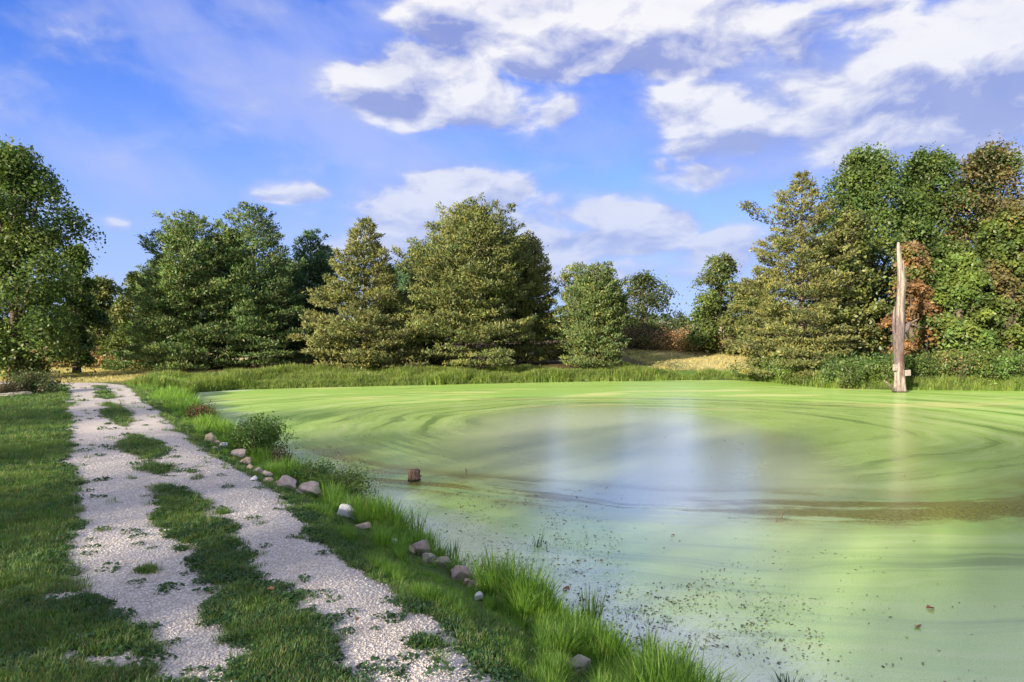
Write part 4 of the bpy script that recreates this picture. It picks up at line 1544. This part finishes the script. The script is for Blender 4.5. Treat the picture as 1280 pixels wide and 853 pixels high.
# ------------------------------------------------------------------ stump in the water
def stump():
    Y = F * EYE / (601 - HOR)
    x = at(517, Y)
    e = empty('stump', (x, Y, 0))
    tag(e, 'short brown stump sticking out of the weed-covered water', 'stump')
    m, n, out = new_mat('stump_wood')
    p = n.node('ShaderNodeTexCoord').outputs['Object']
    px_, py_, pz_ = n.xyz(p)
    nz = n.noise(n.vec(px_, py_, n.m('MULTIPLY', pz_, .35)), 16, 7, .7, .5)
    c = n.mix(n.step(nz, .36, .64), (.045, .03, .02), (.26, .175, .125))
    c = n.mix(n.step(pz_, .07, .02), c, (.025, .022, .015))
    bp = n.node('ShaderNodeBump')
    bp.inputs['Strength'].default_value = 1
    bp.inputs['Distance'].default_value = .02
    n.put(bp.inputs['Height'], nz)
    principled(n, out, c, .9, .2, bp.outputs[0])
    rd = random.Random(4)
    N, vs, fs = 22, [], []
    rings = [(-.25, .155), (0, .15), (.06, .145), (.14, .14), (.22, .138), (.255, .132), (.268, .115), (.262, .06)]
    for zi, (z, r) in enumerate(rings):
        for k in range(N):
            a = 2 * PI * k / N
            rr = r * (1 + .09 * math.sin(3 * a + 1) + .05 * math.sin(7 * a) + .05 * (rd.random() - .5))
            vs.append((math.cos(a) * rr, math.sin(a) * rr, z + (.012 * math.sin(2 * a) + .012 * (rd.random() - .5)) * (zi > 3)))
    for i in range(len(rings) - 1):
        for k in range(N):
            fs.append((i * N + k, i * N + (k + 1) % N, (i + 1) * N + (k + 1) % N, (i + 1) * N + k))
    vs.append((0, 0, .25))
    for k in range(N):
        fs.append(((len(rings) - 1) * N + k, (len(rings) - 1) * N + (k + 1) % N, len(vs) - 1))
    me = bpy.data.meshes.new('trunk')
    me.from_pydata(vs, [], fs)
    me.polygons.foreach_set('use_smooth', [True] * len(fs))
    link('trunk', me, m, e)
    g = Geo()
    g.add(tube([(.12, 0, .12), (.18, -.01, .11), (.225, 0, .085)], [.03, .02, .006], 6, .2, 2))
    link('root_stub', g.mesh('root_stub'), m, e)


stump()


# ------------------------------------------------------------------ the dead trunk
def snag():
    Y = F * EYE / (490.5 - HOR)
    x = at(1125, Y)
    s = Y / F
    m, n, out = new_mat('bleached_wood')
    p = n.node('ShaderNodeTexCoord').outputs['Object']
    px_, py_, pz_ = n.xyz(p)
    v = n.vec(px_, py_, n.m('MULTIPLY', pz_, .09))
    nz = n.noise(v, 7.5, 8, .68, .25)
    nf = n.noise(v, 26, 5, .7)
    c = n.mix(n.step(nz, .36, .62), (.15, .115, .10), (.38, .33, .29))
    c = n.mix(n.step(nf, .50, .66, 0, .8), c, (.10, .075, .065))
    # old dark bark clings to the middle stretch
    zone = n.m('MULTIPLY', n.step(pz_, 1.3, 2.3), n.step(pz_, 6.2, 3.4))
    nb = n.noise(n.vec(px_, py_, n.m('MULTIPLY', pz_, .16)), 3.2, 6, .65, .5)
    dk = n.step(n.m('ADD', n.m('MULTIPLY', zone, .34), nb), .58, .70)
    c = n.mix(n.m('MULTIPLY', dk, .92), c, n.mix(n.step(nf, .3, .7), (.055, .042, .045), (.22, .17, .175)))
    rot_ = n.m('MULTIPLY', n.m('MULTIPLY', n.step(pz_, .8, 1.2), n.step(pz_, 3.0, 2.4)), n.step(n.m('ABSOLUTE', n.m('SUBTRACT', px_, .02)), .19, .07))
    c = n.mix(n.m('MULTIPLY', n.m('MULTIPLY', rot_, n.step(nf, .35, .55)), .85), c, (.085, .035, .02))
    low = n.step(pz_, .14, .03)
    c = n.mix(low, c, (.05, .05, .03))
    bp = n.node('ShaderNodeBump')
    bp.inputs['Strength'].default_value = 1.0
    bp.inputs['Distance'].default_value = .10
    n.put(bp.inputs['Height'], n.m('ADD', nz, n.m('MULTIPLY', nf, .5)))
    principled(n, out, c, .85, .2, bp.outputs[0])
    e = empty('dead_tree', (x, Y, 0))
    tag(e, 'tall bare bleached dead trunk standing in the water with two small boards', 'dead tree')
    # rows: (py, left px, right px) read off the outline
    rows = [(500, 1116.5, 1135), (491, 1116.3, 1134), (484, 1117, 1133), (476, 1118, 1131.5), (466, 1118, 1131), (452, 1118, 1130.5), (440, 1117, 1130.5),
            (430, 1116.5, 1130.5), (420, 1116.5, 1131), (412, 1117, 1131.5), (404, 1117.5, 1131.5), (396, 1118.5, 1131.5), (388, 1119.5, 1131), (380, 1120.5, 1131),
            (372, 1121, 1131.5), (364, 1121.5, 1132), (357, 1121.5, 1133.2), (352, 1121.5, 1133), (346, 1121.5, 1131.5), (345, 1121.4, 1131.2), (338, 1121.3, 1129.6), (331, 1121.0, 1128.6), (322, 1120.8, 1127.0), (314, 1120.6, 1126.0), (308, 1120.6, 1125.4), (304.5, 1120.9, 1124.8), (303, 1121.8, 1124.2)]
    N, vs, fs = 20, [], []
    from mathutils import noise
    for i, (py, l, r) in enumerate(rows):
        z = (490.5 - py) * s
        cx = ((l + r) / 2 - 1125) * s
        R = (r - l) / 2 * s * .90
        for k in range(N):
            a = 2 * PI * k / N
            fl = 1 + .15 * math.sin(5 * a + z * .35) + .10 * noise.noise(Vector((math.cos(a) * 1.2, math.sin(a) * 1.2, z * 2.1))) + .06 * math.sin(9 * a - z * .6) + .06 * noise.noise(Vector((math.cos(a) * 2, math.sin(a) * 2, z * .7)))
            vs.append((cx + math.cos(a) * R * fl, math.sin(a) * R * .85 * fl, z))
    for i in range(len(rows) - 1):
        for k in range(N):
            fs.append((i * N + k, i * N + (k + 1) % N, (i + 1) * N + (k + 1) % N, (i + 1) * N + k))
    # forked splintered top: the left spire tall, the right one short
    base = (len(rows) - 1) * N
    zt = (490.5 - 330) * s
    for side, tip_px, tip_py in ((-1, 1122, 303), (1, 1128.6, 326)):
        ring = [k for k in range(N) if (math.cos(2 * PI * k / N) * side) > -.05]
    me = bpy.data.meshes.new('trunk')
    me.from_pydata(vs, [], fs)
    me.polygons.foreach_set('use_smooth', [True] * len(fs))
    link('trunk', me, m, e)

    def P(px, py, dy=0.0):
        return ((px - 1125) * s, dy, (490.5 - py) * s)

    def part(name, pts, rr, segs=8, jit=.15, seed=0):
        g = Geo()
        g.add(tube(pts, rr, segs, jit, seed))
        return link(name, g.mesh(name, True), m, e)
    part('spire', [P(1127.8, 350), P(1128.4, 338), P(1128.8, 331), P(1129.0, 325)], [.15, .12, .07, .01], 8, .15, 4)
    part('branch_stub', [P(1130, 356, .02), P(1132.5, 354.5, .0), P(1134, 353)], [.12, .07, .02], 7, .15, 5)
    part('branch_stub', [P(1130, 415), P(1132.8, 410, -.05), P(1135.5, 404, -.1), P(1137.5, 405.5, -.12)], [.16, .19, .13, .03], 9, .2, 6)
    part('branch', [P(1134, 407, -.05), P(1138, 403, -.12), P(1147, 398, -.2)], [.07, .045, .015], 6, .1, 7)
    part('branch', [P(1137, 405, -.08), P(1145, 407.5, -.15), P(1151.5, 410, -.2)], [.05, .035, .012], 6, .1, 8)
    part('branch', [P(1131, 409, .0), P(1134, 404.5, .05), P(1139, 402, .1)], [.05, .035, .012], 6, .1, 9)
    part('bark_strip', [P(1118.5, 428, -.1), P(1116.2, 410, -.05), P(1117.2, 396, 0), P(1118, 384, 0)], [.09, .10, .08, .02], 7, .2, 10)
    part('fallen_limb', [P(1119, 490.5, -.1), P(1111, 484, -.45), P(1098.5, 478.5, -.9)], [.10, .09, .05], 7, .15, 11)
    part('fallen_limb', [P(1120, 489, .0), P(1112, 482, .0), P(1103.5, 475.5, -.1)], [.09, .08, .04], 7, .15, 12)
    part('fallen_limb', [P(1118, 491, -.1), P(1110, 487.5, -.6), P(1105, 485, -.9)], [.06, .05, .02], 6, .15, 13)
    # boards of an old nesting shelf fixed to the trunk
    mb, nb2, ob = new_mat('grey_board')
    pp = nb2.node('ShaderNodeTexCoord').outputs['Object']
    a, b, c3 = nb2.xyz(pp)
    gz = nb2.noise(nb2.vec(nb2.m('MULTIPLY', a, .2), b, nb2.m('MULTIPLY', c3, 1.0)), 20, 5, .6)
    principled(nb2, ob, nb2.mix(nb2.step(gz, .35, .65), (.22, .19, .175), (.38, .34, .32)), .8, .2)
    for px, py, w_, h_ in ((1116.2, 459.5, 6.6, 7.5), (1131.6, 466.0, 7.4, 7.2)):
        bm = bmesh.new()
        bmesh.ops.create_cube(bm, size=1)
        for vtx in bm.verts:
            vtx.co = Vector((vtx.co.x * w_ * s, vtx.co.y * .05, vtx.co.z * h_ * s))
        bmesh.ops.bevel(bm, geom=bm.edges[:], offset=.008, segments=1)
        me = bpy.data.meshes.new('board')
        bm.to_mesh(me)
        bm.free()
        o = link('board', me, mb, e)
        o.location = P(px, py, -.28)
        o.rotation_euler = (0, rad(3 if px < 1120 else -4), rad(8))


snag()

# bleached fork of dead limbs in the wood right of the dead trunk
def dead_fork():
    Y = 53.0
    x = at(1146, Y)
    s = Y / F
    e = empty('dead_sapling', (x, Y, hz(x, Y)))
    tag(e, 'pale dead forked sapling showing above the orange maple leaves', 'dead sapling')
    z0 = EYE + (HOR - 0) * s - hz(x, Y)

    def P(px, py, dy=-.6):
        return ((px - 1146) * s, dy, EYE + (HOR - py) * s - hz(x, Y))
    g = Geo()
    g.add(tube([(0, -1.0, -.2), (.1, -1.3, 4), P(1146, 340), P(1142, 322), P(1141, 312)], [.08, .07, .06, .04, .01], 7, .1, 1))
    link('trunk', g.mesh('trunk'), M_PALE_BARK, e)
    g = Geo()
    g.add(tube([P(1146, 340), P(1147.5, 328), P(1145, 313)], [.07, .05, .01], 6, .1, 2))
    link('branch', g.mesh('branch'), M_PALE_BARK, e)
    g = Geo()
    g.add(tube([P(1146, 336), P(1149, 325), P(1149.5, 311)], [.06, .04, .01], 6, .1, 2))
    link('branch', g.mesh('branch'), M_PALE_BARK, e)


dead_fork()


# ------------------------------------------------------------------ sticks and single leaves
def stick(label, px, py, hpx, lean, seed, twig=True):
    Y = F * EYE / (py - HOR)
    x = at(px, Y)
    h = hpx / F * Y
    g = Geo()
    g.add(tube([(0, 0, -.1), (lean * .3, 0, h * .5), (lean, .02, h)], [.014, .011, .004], 6, .2, seed))
    if twig:
        g.add(tube([(lean * .3, 0, h * .45), (lean * .3 + .06, .03, h * .75)], [.008, .003], 5, 0, seed))
    o = link('stick', g.mesh('stick'), M_TWIG)
    o.location = (x, Y, 0)
    tag(o, label, 'stick')


stick('dark stick poking out of the open water below the pale reflection', 977, 652, 15, .02, 1)
stick('short twig poking up beside the brown band right of the stump', 583, 592, 8, -.03, 2)
stick('bent dark twig lying low in the water left of the dark stick', 968, 653, 6, .16, 3, False)

m, n, out = new_mat('fallen_leaf')
nz = n.noise(n.node('ShaderNodeTexCoord').outputs['Object'], 20, 4, .6)
principled(n, out, n.mix(nz, (.20, .09, .045), (.34, .18, .10)), .8, .2)
M_FALL = m
for i, (px, py, onw, s_, lab) in enumerate([
    (338, 743, 0, .085, 'brown curled leaf lying on the middle grass strip'),
    (447, 781, 0, .06, 'dark brown leaf on the right wheel track'),
    (841, 670, 1, .07, 'yellow-brown leaf floating alone on pale water in the middle'),
    (1163, 762, 1, .11, 'purplish leaf floating on the green water, left of the longer one'),
    (1148, 785, 1, .10, 'brown leaf floating on the green water near the lower right'),
    (708, 738, 1, .12, 'curled brown leaf floating between the reed clumps and open water'),
    (752, 702, 1, .06, 'small yellowish leaf floating above the reed clumps'),
    (1130, 596, 1, .09, 'tiny dark leaf floating in the reflection of the dead trunk')]):
    zz = 0.0
    Y = F * (EYE - (0 if onw else .7)) / (py - HOR)
    x = at(px, Y)
    vs, fs = [], []
    for k in range(7):
        t = k / 6
        w_ = math.sin(PI * min(1, t * .9 + .05)) * .42
        zc = .25 * math.sin(PI * t)
        vs += [(t - .5, -w_, zc + .22 * w_ * 1.5), (t - .5, 0, zc * .3), (t - .5, w_, zc + .12)]
    for k in range(6):
        fs += [(3 * k, 3 * k + 1, 3 * k + 4, 3 * k + 3), (3 * k + 1, 3 * k + 2, 3 * k + 5, 3 * k + 4)]
    me = bpy.data.meshes.new('fallen_leaf')
    me.from_pydata([(a * s_ * .95, b * s_ * .95, c * s_ * .8) for a, b, c in vs], [], fs)
    o = link('fallen_leaf', me, M_FALL)
    o.location = (x, Y, .008 if onw else hz(x, Y) + .05)
    o.rotation_euler = (.1, -.1, i * 1.1)
    tag(o, lab, 'leaf')
